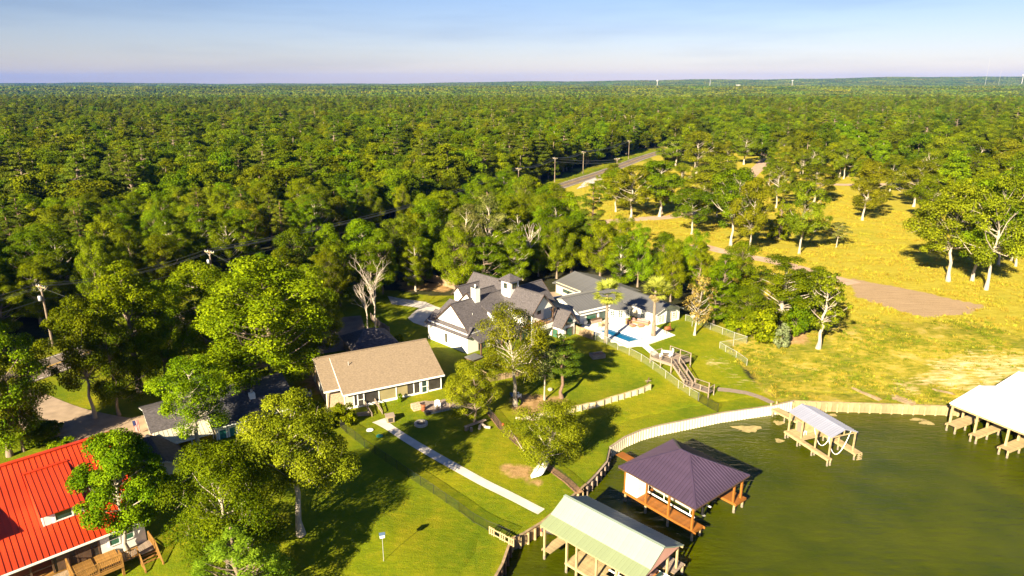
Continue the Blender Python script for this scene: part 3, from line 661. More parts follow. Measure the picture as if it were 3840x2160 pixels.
# --- red-roofed house, lower left
RH = empty('red_roof_house', (-34.3, 54.8, 2.6), R(43.5), 'house with bright red standing-seam metal roof and dormers, lower left corner', 'house')
h = RH; Z0 = 2.6
slope(h, [(-16, 0, 3.4), (.35, 0, 3.4), (.35, 9.9, 8.4), (-16, 9.9, 8.4)], metal_red, .14, panel=.44, rib=.05, ribw=.045)
slope(h, [(-16, 19.8, 3.4), (.35, 19.8, 3.4), (.35, 9.9, 8.4), (-16, 9.9, 8.4)], metal_red, .14, panel=.44, rib=.05)
MB().beam((-16, 9.9, 8.43), (.4, 9.9, 8.43), .5, .07).build('ridge_cap', metal_red, h)
MB().box(-16, .35, -.08, 0, 3.2, 3.38).build('gutter', white, h)
walls(h, -3.7, 0, .45, 19.2, -1, 3.3, siding); walls(h, -16, -3.7, 3.6, 19.2, -1, 3.6, siding)
V0 = [(.0, .5, 3.2), (.0, 19.3, 3.2), (.0, 9.9, 7.95)]; MB().add(V0 + [(-.14, y, z) for x, y, z in V0], [(0, 1, 2), (5, 4, 3), (0, 3, 4, 1), (1, 4, 5, 2), (2, 5, 3, 0)]).build('gable_wall', siding, h)
for x0 in (-7.4, -14.2):
    slope(h, [(x0, 2.4, 5.95), (x0 + 3.5, 2.4, 5.95), (x0 + 3.5, 8.3, 7.62), (x0, 8.3, 7.62)], metal_red, .1, panel=.44, rib=.045, name='dormer_roof')
    MB().beam((x0 - .05, 8.3, 7.66), (x0 + 3.55, 8.3, 7.66), .35, .05).build('dormer_cap', metal_red, h)
    for xx in (x0 + .15, x0 + 3.25):
        V0 = [(xx, 2.75, 4.7), (xx, 8.0, 7.4), (xx, 7.9, 7.45), (xx, 2.75, 5.95)]; MB().add(V0 + [(xx + .1, y, z) for _, y, z in V0], [(0, 1, 2, 3), (7, 6, 5, 4), (0, 4, 5, 1), (1, 5, 6, 2), (2, 6, 7, 3), (3, 7, 4, 0)]).build('dormer_cheek', siding, h)
    MB().box(x0 + .26, x0 + 3.24, 2.76, 2.86, 4.72, 5.93).build('dormer_front', siding, h)
    window(h, (x0 + 1.75, 2.74, 5.35), 0, 1.5, 1.0, white, glass, b=.12)
for x in (-2.6, -1.4): window(h, (x, .43, 2.4), 0, .95, 1.3, white, green_glass, bars=1)
# screened porch under the eave
MB().box(-16, -3.75, .5, 3.6, 1.2, 1.38).build('porch_floor', wood_deck, h)
for x in (-15.4, -13.8, -12.2, -10.6, -9.0, -7.4, -5.6, -3.85): MB().box(x - .07, x + .07, .45, .6, 1.38, 3.3).build('porch_post', wood_dark, h)
MB().box(-16, -3.75, .5, .56, 2.15, 2.25).build('mid_rail', wood_dark, h); MB().box(-7.3, -3.9, .52, .55, 1.4, 3.25).build('screen_panel', screen, h)
for x in (-6.6, -5.0): MB().box(x - .5, x + .5, .44, .51, 1.4, 3.2).build('screen_door', wood_dark, h)
MB().box(-16, -3.7, .5, 3.5, -1.5, 1.15).build('crawl_wall', brick, h)

def railing(parent, pts, hgt_, mat, bal=.14, post=.12, bal_mat=None, bal_r=.035, every=1.8, rails=(.12, 1.0)):
    """posts and rails as separate parts; the thin balusters of one run joined"""
    for a, b in zip(pts[:-1], pts[1:]):
        a = Vector(a); b = Vector(b); d = b - a; L_ = d.length; n_ = max(1, round(L_ / every))
        for i in range(n_ + 1):
            if i == n_ and b != Vector(pts[-1]): continue
            p = a + d * i / n_; MB().box(-post / 2, post / 2, -post / 2, post / 2, -.1, hgt_ + .06).build('rail_post', mat, parent, p)
        for f in rails: zz = Vector((0, 0, hgt_ * f)); MB().beam(a + zz, b + zz, .1, .06).build('rail', mat, parent)
        m = MB(); k = max(1, int(L_ / bal))
        for i in range(1, k): p = a + d * i / k; m.box(p.x - bal_r / 2, p.x + bal_r / 2, p.y - bal_r / 2, p.y + bal_r / 2, p.z + hgt_ * rails[0], p.z + hgt_ * rails[1])
        if m.v: tag(m.build('balusters', bal_mat or mat, parent), kind='stuff')
RD = empty('timber_deck', (-34.3, 54.8, 2.6), R(43.5), 'golden brown timber deck with railings in front of the red-roofed house', 'deck')
strips(RD, [(-6.5, -2.4, 1.4), (-2.7, -2.4, 1.4), (-2.7, .4, 1.4), (-6.5, .4, 1.4)], .16, wood_deck, 'deck_board', .04, gap=.012, jitter=.004)
for x in (-6.4, -4.6, -2.8):
    for y in (-2.3, -.2): MB().box(x - .1, x + .1, y - .1, y + .1, -2, 1.36).build('post', wood_deck, RD)
MB().box(-6.5, -2.7, -2.45, -2.4, 1.1, 1.4).build('rim_board', wood_deck, RD)
railing(RD, [(-6.45, .3, 1.4), (-6.45, -2.35, 1.4), (-2.75, -2.35, 1.4), (-2.75, -1.6, 1.4)], .95, wood_deck)
strips(RD, [(-2.65, -1.5, .95), (.2, -1.5, .95), (.2, .3, .95), (-2.65, .3, .95)], .16, wood_grey, 'landing_board', .04, gap=.012)
railing(RD, [(-2.6, -1.5, .95), (-1.3, -1.5, .95)], .95, wood_deck); railing(RD, [(.15, -1.5, .95), (.15, .2, .95)], .95, wood_deck)
for i in range(7): MB().box(-1.25, .15, -1.75 - i * .28, -1.5 - i * .28, .78 - i * .2, .82 - i * .2).build('stair_tread', wood_deck, RD)
railing(RD, [(-1.3, -1.5, .9), (-1.3, -3.3, -.5)], .95, wood_deck); railing(RD, [(.2, -1.5, .9), (.2, -3.3, -.5)], .95, wood_deck)

# --- dark shingle house and small garage, left
SH = empty('dark_shingle_house', (-35.3, 72.5, 3.4), R(36), 'low house with dark shingle roof, cream porch roof and teal-curtained doors', 'house')
h = SH
walls(h, .3, 10, .5, 12, -1, 2.5, cream); walls(h, -5.7, .3, 3.6, 11.6, -1, 2.3, cream)
gable(h, 'x', 6.3, 6.4, 2.5, 4.7, 0, 10.4, shingle_dark, cream, .3, ends=(1, 1), trim=white)
gable(h, 'x', 7.8, 4.3, 2.3, 3.6, -6.2, .4, shingle_grey, cream, .35, ends=(1, 0), trim=white)
slope(h, [(-5.9, 1.0, 1.55), (.1, 1.0, 1.55), (.1, 3.65, 2.28), (-5.9, 3.65, 2.28)], metal_cream, .08, panel=.45, rib=.04, name='porch_roof')
MB().box(-5.9, .1, .94, 1.0, 1.35, 1.52).build('porch_fascia', white, h)
for x in (-4.2, -2.3, .1): MB().box(x - .06, x + .06, 1.1, 1.22, -.6, 1.45).build('porch_post', white, h)
MB().box(-5.8, .1, .9, 3.6, -.55, -.45).build('porch_slab', concrete, h)
teal = M('teal_curtain', (.02, .16, .14), .8, .35, 9, stretch=(1, 1, .1))
for x in (1.05, 2.2): window(h, (x, .48, .95), 0, 1.05, 2.0, white, teal, b=.16)
MB().box(0, 10.4, -.16, -.1, 2.33, 2.5).build('gutter', white, h)
MB().tube([(.35, .3, 2.3), (.35, .35, -.5)], [.05, .05], 6).build('downpipe', white, h)
MB().box(5.2, 5.9, 3.0, 3.6, 3.2, 4.3).build('chimney', white, h); MB().tube([(5.55, 3.3, 4.3), (5.55, 3.3, 4.75)], [.15, .15], 10).build('flue', steel, h)
window(h, (-5.73, 5.0, .9), R(-90), .8, 1.2, white, glass)
gable(h, 'x', 12.5, 3.8, 3.0, 4.0, -1.5, 7, shingle_dark, cream, .3, trim=white); walls(h, -1, 6.5, 11.5, 15.5, -1, 2.9, cream)
GA = empty('small_gabled_garage', (-39.6, 67.6, 3.0), R(40), 'small beige garage with dark gabled roof between two houses', 'garage')
walls(GA, -2.3, 2.3, -3.0, 3.6, -1, 1.9, cream); gable(GA, 'y', 0, 2.7, 1.75, 3.1, -3.4, 4.0, shingle_dark, cream, .35, trim=white)

# --- boathouses
def piles(root, pts, top, mat, wet, r=.14):
    for x, y in pts:
        o = MB().tube([(0, 0, -1.6), (0, 0, top)], [r, r * .95], 9).build('pile', mat, root, (x, y, 0)); MB().tube([(0, 0, -1.6), (0, 0, .42)], [r * 1.05, r * 1.05], 9).build('waterline_sleeve', wet, o)
wet = M('grey_waterlogged_wood', (.2, .17, .13), .8, .3, 3)
# purple hip roof
BP = empty('hip_roof_boathouse', (18.85, 66.15, 0), R(39.5), 'open boathouse with aubergine hip roof and amber timber deck on the lake', 'boathouse')
h = BP; hx, hy, ze, zr = 4.85, 5.15, 4.15, 6.55
c_ = [(-hx, -hy, ze), (hx, -hy, ze), (hx, hy, ze), (-hx, hy, ze)]; r1, r2 = (0, -.55, zr), (0, .55, zr)
for pts in ([c_[0], c_[1], r1], [c_[1], c_[2], r2, r1], [c_[2], c_[3], r2], [c_[3], c_[0], r1, r2]): slope(h, pts, metal_purple, .12, panel=.4, rib=.06, ribw=.07)
for a, b_ in ((c_[0], r1), (c_[1], r1), (c_[2], r2), (c_[3], r2), (r1, r2)): MB().beam(Vector(a) + Vector((0, 0, .04)), Vector(b_) + Vector((0, 0, .04)), .22, .05).build('hip_cap', metal_purple, h)
for x0, x1, y0, y1 in ((-hx, hx, -hy + .02, -hy + .09), (-hx, hx, hy - .09, hy - .02), (-hx + .02, -hx + .09, -hy + .1, hy - .1), (hx - .09, hx - .02, -hy + .1, hy - .1)): MB().box(x0, x1, y0, y1, ze - .22, ze - .1).build('fascia', wood_dark, h)
dz = 1.25
strips(h, [(-4.5, -4.9, dz), (-4.5, 4.6, dz), (-3.0, 4.6, dz), (-3.0, -4.9, dz)][::-1], .15, wood_amber, 'deck_board', .05, gap=.012, jitter=.004)
strips(h, [(3.0, -4.9, dz), (4.9, -4.9, dz), (4.9, 4.6, dz), (3.0, 4.6, dz)], .15, wood_amber, 'deck_board', .05, gap=.012, jitter=.004)
strips(h, [(-2.98, 2.4, dz), (2.98, 2.4, dz), (2.98, 4.6, dz), (-2.98, 4.6, dz)], .15, wood_amber, 'deck_board', .05, gap=.012, jitter=.004)
for x in (-4.52, -2.95): MB().box(x - .03, x + .03, -5.2, 4.6, dz - .28, dz - .02).build('rim_beam', wood_amber, h)
for x in (2.95, 4.93): MB().box(x - .03, x + .03, -5.0, 4.6, dz - .28, dz - .02).build('rim_beam', wood_amber, h)
MB().box(-4.5, -3.0, -5.0, -4.93, dz - .28, dz - .02).build('rim_beam', wood_amber, h); MB().box(3.0, 4.9, -5.0, -4.93, dz - .28, dz - .02).build('rim_beam', wood_amber, h)
for x in (-4.4, 4.4):
    for y in (-4.6, -1.6, 1.4, 4.4): MB().box(x - .1, x + .1, y - .1, y + .1, dz, ze - .05).build('roof_post', wood_amber, h)
for y in (-4.6, 4.4): MB().box(2.95 - .1, 2.95 + .1, y - .1, y + .1, dz, ze).build('roof_post', wood_amber, h)
for x in (-4.4, 4.4): MB().box(x - .08, x + .08, -4.9, 4.8, ze - .3, ze - .06).build('top_beam', wood_amber, h)
piles(h, [(x, y) for x in (-4.4, -3.1, 3.1, 4.7) for y in (-4.7, -1.6, 1.4, 4.3)], dz - .05, wood_pale, wet)
MB().box(-4.45, -2.6, 2.6, 4.5, dz + .002, dz + 2.35).build('storage_cabinet', white, h)
MB().box(-3.1, -2.58, 2.54, 2.6, dz + .1, dz + 2.2).build('cabinet_door', siding, h)
# pale green gable roof
BG = empty('green_roof_boathouse', (9.3, 55.6, 0), R(46), 'long open boathouse with pale green metal roof at the bottom of the view', 'boathouse')
h = BG; L0, L1 = -5.9, 5.6
zb = 4.35
slope(h, [(-2.1, L0, zb), (-2.1, L1, zb), (.0, L1, 5.45), (.0, L0, 5.45)], metal_green, .08, panel=.45, rib=.03, nrib=2, ribw=.04)
slope(h, [(-3.7, L0, 3.95), (-3.7, L1, 3.95), (-2.05, L1, zb), (-2.05, L0, zb)], metal_sage, .08, panel=.45, rib=.03, nrib=2, ribw=.04)
slope(h, [(2.1, L0, 4.4), (2.1, L1, 4.4), (0, L1, 5.45), (0, L0, 5.45)], metal_green, .08, panel=.45, rib=.04, nrib=2, ribw=.04)
slope(h, [(3.6, L0, 3.75), (3.6, L1, 3.75), (2.05, L1, 4.42), (2.05, L0, 4.42)], metal_green, .08, panel=.45, rib=.04, nrib=2, ribw=.04)
MB().beam((0, L0 - .02, 5.5), (0, L1 + .02, 5.5), .34, .05).build('ridge_cap', metal_green, h)
MB().add([(-2.1, L0 + .05, 4.25), (2.9, L0 + .05, 3.95), (2.0, L0 + .05, 4.3), (0, L0 + .05, 5.33), (-3.2, L0 + .05, 3.95), (-2.1, L0 + .15, 4.25), (2.9, L0 + .15, 3.95), (2.0, L0 + .15, 4.3), (0, L0 + .15, 5.33), (-3.2, L0 + .15, 3.95)],
         [(4, 1, 2, 3, 0), (9, 5, 8, 7, 6), (4, 9, 6, 1), (1, 6, 7, 2), (2, 7, 8, 3), (3, 8, 5, 0), (0, 5, 9, 4)]).build('pink_gable', pinkish, h)
MB().box(-3.62, -3.5, L0, L1, 3.72, 3.86).build('eave_beam', wood_pale, h); MB().box(3.4, 3.52, L0, L1, 3.5, 3.66).build('eave_beam', wood_pale, h)
strips(h, [(-3.4, -5.6, 1.2), (-2.1, -5.6, 1.2), (-2.1, 2.6, 1.2), (-3.4, 2.6, 1.2)][::1], .15, wood_pale, 'deck_board', .05, gap=.012, jitter=.005)
strips(h, [(-2.08, -1.2, 1.2), (.4, -1.2, 1.2), (.4, 2.6, 1.2), (-2.08, 2.6, 1.2)], .15, wood_pale, 'deck_board', .05, gap=.012, jitter=.005)
strips(h, [(2.4, -5.8, 1.2), (4.3, -5.8, 1.2), (4.3, 4.6, 1.2), (2.4, 4.6, 1.2)], .15, wood_grey, 'deck_board', .05, gap=.012, jitter=.005)
strips(h, [(-3.5, 4.4, 1.2), (3.4, 4.4, 1.2), (3.4, 5.5, 1.2), (-3.5, 5.5, 1.2)], .15, wood_pale, 'deck_board', .05, gap=.012, jitter=.005)
for x0, x1, y0, y1 in ((-3.46, -3.4, -5.6, 2.6), (-3.5, 3.4, 5.45, 5.5), (2.34, 2.4, -5.8, 4.6), (4.3, 4.36, -5.8, 4.6)): MB().box(x0, x1, y0, y1, .95, 1.14).build('rim_beam', wood_pale, h)
pp = [(-3.3, y) for y in (-5.3, -3.2, -1.0, 1.3, 2.5, 5.3)]
for x, y in pp: MB().box(x - .09, x + .09, y - .09, y + .09, 1.2, 3.8).build('roof_post', wood_pale, h)
for y in (-5.5, -3.6, -1.4, 1.4, 4.4): MB().box(3.2 - .09, 3.2 + .09, y - .09, y + .09, 1.2, 3.7).build('roof_post', wood_pale, h)
for y in (-5.5,): MB().box(1.4, 1.58, y - .09, y + .09, .2, 4.3).build('roof_post', wood_pale, h)
piles(h, pp + [(-2.2, y) for y in (-5.3, -1.0, 2.5)] + [(x, y) for x in (2.5, 4.2) for y in (-5.6, -2, 1.6, 4.4)] + [(.3, -1.1), (.3, 2.4), (0, 5.3)], 1.15, wood_pale, wet, .13)
m = MB()
for a, b_ in (((-1.7, -5.0, 1.5), (-1.7, -1.3, 1.5)), ((-.7, -5.0, 1.5), (-.7, -1.3, 1.5)), ((-2.0, -2.2, 1.48), (-.4, -2.2, 1.48)), ((-2.0, -4.2, 1.48), (-.4, -4.2, 1.48))): m.beam(a, b_, .12, .1)
m.build('lift_cradle', white, h)
# small white roof boathouse
BS = empty('small_white_roof_boathouse', (39.55, 78.45, 0), R(20), 'small boathouse with white gabled metal roof and open boat slip', 'boathouse')
h = BS
gable(h, 'y', 0, 2.1, 3.7, 4.45, -3.7, 3.7, metal_lilac, white, .2, .07, ends=(0, 0), panel=.36, nrib=1, rib=.055)
for x in (-1.9, 1.9):
    for y in (-3.5, -1.2, 1.2, 3.5): MB().box(x - .08, x + .08, y - .08, y + .08, 1.0, 3.68).build('roof_post', wood_pale, h)
    MB().box(x - .06, x + .06, -3.65, 3.65, 3.5, 3.66).build('eave_beam', wood_pale, h)
MB().box(-1.95, 1.95, -3.6, -3.5, 3.55, 3.7).build('gable_beam', wood_pale, h); MB().beam((0, -3.55, 3.7), (0, -3.55, 4.3), .1, .1).build('king_post', wood_pale, h)
for x0, x1, y0, y1 in ((-2.5, -1.85, -4.0, 3.6), (1.75, 2.75, -4.2, 3.6)): strips(h, [(x0, y0, 1.0), (x1, y0, 1.0), (x1, y1, 1.0), (x0, y1, 1.0)], .17, wood_pale, 'deck_board', .05, gap=.012, jitter=.005); MB().box(x0 - .04, x0, y0, y1, .72, .96).build('rim_beam', wood_pale, h); MB().box(x1, x1 + .04, y0, y1, .72, .96).build('rim_beam', wood_pale, h)
strips(h, [(-1.84, .8, 1.0), (1.74, .8, 1.0), (1.74, 3.6, 1.0), (-1.84, 3.6, 1.0)], .17, wood_pale, 'deck_board', .05, gap=.012, jitter=.005)
piles(h, [(x, y) for x in (-2.4, -1.95, 1.85, 2.6) for y in (-3.9, -1.3, 1.2, 3.4)], .98, wood_pale, wet, .11)
MB().box(-.9, 1.7, 2.0, 3.4, 1.01, 2.6).build('closet', wood_pale, h); MB().box(-.94, -.9, 2.2, 3.1, 1.05, 2.4).build('closet_door', wood_grey, h)
for zz in (.15, .42, .7): MB().box(1.9, 2.7, -4.32, -4.24, zz, zz + .1).build('ladder_rung', wood_pale, h)
for y in (-.6, -2.9):
    m = MB(); m.tube([(-1.8 + 3.6 * t / 12, y, 3.5 - 2.9 * (1 - (2 * t / 12 - 1) ** 2)) for t in range(13)], [.05] * 13, 6); m.build('lift_sling', white, h)
DK = empty('plank_walkway', (37.0, 87.6, 0), R(-62), 'narrow plank walkway from the sea wall to the small white boathouse', 'walkway')
strips(DK, [(-.9, -.6, 1.05), (6.2, -.6, 1.05), (6.2, .6, 1.05), (-.9, .6, 1.05)], .18, wood_pale, 'deck_board', .05, gap=.012, jitter=.005)
piles(DK, [(x, y) for x in (.4, 2.4, 4.4) for y in (-.5, .5)], 1.02, wood_pale, wet, .1)
for y in (-.55, .55): MB().box(-.1, .1, y - .08, y + .08, -1, 1.9).build('gate_post', wood_pale, DK); MB().box(-.9, 6.2, y - .05, y + .05, .8, .98).build('stringer', wood_pale, DK)
# big white roof boathouse on the right
BW = empty('large_white_roof_boathouse', (64.6, 86.2, 0), R(27), 'large boathouse with two low white gabled roofs at the right edge', 'boathouse')
h = BW
gable(h, 'y', 0, 6.4, 3.8, 5.05, -15, .2, metal_white, white, .3, .09, ends=(0, 0), panel=.5, nrib=2, rib=.045, hw2=4.2, ze2=4.15)
gable(h, 'y', 9.4, 5.15, 4.15, 5.25, -15, .2, metal_white, white, .3, .09, ends=(0, 0), panel=.5, nrib=2, rib=.045)
MB().box(-6.3, -6.15, -14.8, .1, 3.44, 3.64).build('eave_beam', wood_pale, h); MB().box(-6.3, 4.2, -.1, .05, 3.45, 3.62).build('tie_beam', wood_pale, h)
for x, zt_ in ((-6.1, 3.7), (-3.3, 4.2), (0, 4.85), (4.2, 4.0), (9.4, 5.1)):
    for y in (-.2, -3.4, -7.2, -11, -14.4): MB().box(x - .11, x + .11, y - .11, y + .11, 1.0, zt_).build('roof_post', wood_pale, h)
for k, (y0, y1) in enumerate(((-1.5, -.1), (-4.3, -3.3), (-8.2, -6.9), (-12, -10.8))):
    xl = -6.9 - .15 * k
    strips(h, [(xl, y0, 1.1), (4.0, y0, 1.1), (4.0, y1, 1.1), (xl, y1, 1.1)], .3, wood_pale, 'deck_board', .05, gap=.015, jitter=.005)
    for y in (y0 - .03, y1 + .03): MB().box(xl, 4.0, y - .03, y + .03, .8, 1.06).build('rim_beam', wood_pale, h)
    piles(h, [(x, y) for x in (xl + .2, -4.4, -1.8, 1, 3.6) for y in (y0 + .15, y1 - .15)], 1.08, wood_pale, wet, .13)
# ------------------------------------------------------------------ trees
def leaf_mat(name, dark, lite, trans=.26, hue=.5, rnd=.28):
    m = bpy.data.materials.new(name); m.use_nodes = True; n, l = m.node_tree.nodes, m.node_tree.links; n.clear()
    at = n.new('ShaderNodeAttribute'); at.attribute_name = 'tint'
    mx = n.new('ShaderNodeMix'); mx.data_type = 'RGBA'; mx.inputs[6].default_value = (*dark, 1); mx.inputs[7].default_value = (*lite, 1); l.new(at.outputs['Fac'], mx.inputs[0])
    oi = n.new('ShaderNodeObjectInfo'); mr = n.new('ShaderNodeMapRange'); mr.inputs[3].default_value = 1 - rnd; mr.inputs[4].default_value = 1 + rnd; l.new(oi.outputs['Random'], mr.inputs[0])
    hs = n.new('ShaderNodeHueSaturation'); l.new(mx.outputs[2], hs.inputs['Color']); l.new(mr.outputs[0], hs.inputs['Value'])
    wv = n.new('ShaderNodeMath'); wv.operation = 'MULTIPLY'; wv.inputs[1].default_value = 7.31; l.new(oi.outputs['Random'], wv.inputs[0])
    fr = n.new('ShaderNodeMath'); fr.operation = 'FRACT'; l.new(wv.outputs[0], fr.inputs[0]); hr = n.new('ShaderNodeMapRange'); hr.inputs[3].default_value = .488; hr.inputs[4].default_value = .535; l.new(fr.outputs[0], hr.inputs[0]); l.new(hr.outputs[0], hs.inputs['Hue'])
    d = n.new('ShaderNodeBsdfPrincipled'); d.inputs['Roughness'].default_value = .55; d.inputs['Specular IOR Level'].default_value = .02; l.new(hs.outputs[0], d.inputs['Base Color'])
    t = n.new('ShaderNodeBsdfTranslucent'); l.new(hs.outputs[0], t.inputs['Color'])
    ms = n.new('ShaderNodeMixShader'); ms.inputs[0].default_value = trans; l.new(d.outputs[0], ms.inputs[1]); l.new(t.outputs[0], ms.inputs[2])
    o = n.new('ShaderNodeOutputMaterial'); l.new(ms.outputs[0], o.inputs[0]); return m
lf_mid = leaf_mat('mid_green_leaves', (.066, .098, .002), (.235, .265, .004), rnd=.34)
lf_bright = leaf_mat('fresh_green_leaves', (.08, .122, .002), (.26, .30, .004), rnd=.16)
lf_olive = leaf_mat('olive_oak_leaves', (.08, .10, .003), (.285, .29, .010), rnd=.16)
lf_pine = leaf_mat('pine_needles', (.045, .065, .005), (.15, .172, .010), .15)
lf_pale = leaf_mat('pale_willow_leaves', (.10, .12, .02), (.28, .27, .07), rnd=.12)
lf_forest = leaf_mat('forest_leaves', (.044, .07, .002), (.185, .21, .003), rnd=.40)
lf_forest_b = leaf_mat('yellowish_forest_leaves', (.055, .075, .002), (.23, .23, .004), rnd=.32)
lf_brown = leaf_mat('dry_brown_leaves', (.20, .11, .03), (.42, .25, .08), rnd=.1)
lf_silver = leaf_mat('silver_green_leaves', (.12, .16, .06), (.32, .36, .18), rnd=.1)
lf_lime = leaf_mat('lime_cypress_foliage', (.10, .17, .006), (.27, .36, .02), rnd=.05)
lf_palm = leaf_mat('palm_fronds', (.19, .21, .02), (.50, .46, .08), .25, rnd=.04)
bark_pale = M('pale_grey_bark', (.36, .31, .25), .9, .3, 3, bump=.4, stretch=(3, 3, .6)); bark_brown = M('grey_brown_bark', (.20, .15, .11), .9, .35, 3, bump=.5, stretch=(3, 3, .6)); bark_dead = M('bleached_dead_wood', (.50, .42, .34), .9, .25, 3)
bark_dark = M('dark_pine_bark', (.16, .10, .07), .9, .35, 3, bump=.5, stretch=(3, 3, .6))

def rnd_dirs(rg, n):
    d = rg.normal(size=(n, 3)); return d / np.linalg.norm(d, axis=1, keepdims=True)
def leaf_arrays(c, nrm, size, tint, rg, aspect=.6, bend=.25, tdir=None):
    n = len(c); r = rg.normal(size=(n, 3)) if tdir is None else tdir + rg.normal(size=(n, 3)) * .35
    t = r - nrm * np.sum(r * nrm, 1, keepdims=True); t /= np.linalg.norm(t, axis=1, keepdims=True) + 1e-9; b = np.cross(nrm, t); s = size[:, None] / 2
    V = np.stack([c + t * s - nrm * s * bend, c + b * s * aspect + nrm * s * bend, c - t * s - nrm * s * bend, c - b * s * aspect + nrm * s * bend], 1).reshape(-1, 3)
    return V, np.arange(4 * n).reshape(-1, 4), np.repeat(tint, 4)
def leaf_me(name, V, Fq, T, mat):
    me = from_arrays(name, V, Fq, mat); a = me.attributes.new('tint', 'FLOAT', 'POINT'); a.data.foreach_set('value', T.astype(np.float32)); return me
def crown_clumps(kind, h, cr, seed):
    rg = np.random.default_rng(seed); C = []; Rr = []
    def put(p, r): C.append(p); Rr.append(r)
    lob = rg.uniform(.58, 1.28, 9); ph = rg.uniform(0, 6.28)
    def lobe(a): x = ((a + ph) % 6.283) / 6.283 * 9; i = int(x) % 9; f = x - int(x); return lob[i] * (1 - f) + lob[(i + 1) % 9] * f
    if kind in ('oak', 'tall', 'sparse', 'low', 'oakhi'):
        z0, z1 = {'oak': (.26, 1.), 'tall': (.22, 1.), 'sparse': (.34, 1.), 'oakhi': (.44, 1.), 'low': (.30, 1.)}[kind]
        n = {'oak': 58, 'tall': 62, 'sparse': 40, 'oakhi': 46, 'low': 34}[kind]
        while len(C) < n:
            t = rg.uniform(0, 1) ** .8; a = rg.uniform(0, 6.283); q = rg.uniform(.0, 1) ** .45
            prof = math.sin(math.pi * min(1, .16 + .80 * t)) ** .62 if kind != 'tall' else math.sin(math.pi * min(1, .12 + .84 * t)) ** .8
            rr = cr * prof * lobe(a) * q * .86; z = h * (z0 + (z1 - z0) * t) - .08 * h
            r = cr * rg.uniform(.13, .32) * (1.0 if kind != 'sparse' else .95)
            p = np.array([rr * math.cos(a), rr * math.sin(a), z])
            if all(np.linalg.norm((p - o) * (1, 1, 1.25)) > .48 * (r + ro) for o, ro in zip(C, Rr)) or rg.uniform() < .08: put(p, r)
    elif kind == 'pine':
        lv = 9
        for i in range(lv):
            t = i / (lv - 1); z = h * (.48 + .5 * t); k = 5 if t < .8 else 3; rad = cr * (1 - t * .75) * rg.uniform(.75, 1.1); a0 = rg.uniform(0, 6.28)
            for j in range(k):
                a = a0 + 6.28 * j / k + rg.uniform(-.4, .4); q = rg.uniform(.45, 1)
                put(np.array([rad * q * math.cos(a), rad * q * math.sin(a), z + rg.uniform(-.3, .3)]), cr * rg.uniform(.24, .36) * (1 - .35 * t))
    elif kind == 'cone':
        for i in range(150):
            t = rg.uniform(0, 1) ** 1.3; a = rg.uniform(0, 6.28); rad = cr * (1 - t) ** .8 * rg.uniform(.6, 1.0) * lobe(a)
            put(np.array([rad * math.cos(a), rad * math.sin(a), h * (.06 + .88 * t)]), cr * (.19 - .09 * t))
    elif kind == 'bush':
        for i in range(34):
            d = rnd_dirs(rg, 1)[0]; d[2] = abs(d[2]); q = rg.uniform(.4, 1) ** .5
            put(np.array([d[0] * cr * .8 * q, d[1] * cr * .8 * q, h * (.12 + .75 * d[2] * q)]), cr * rg.uniform(.22, .36))
    return C, Rr, rg
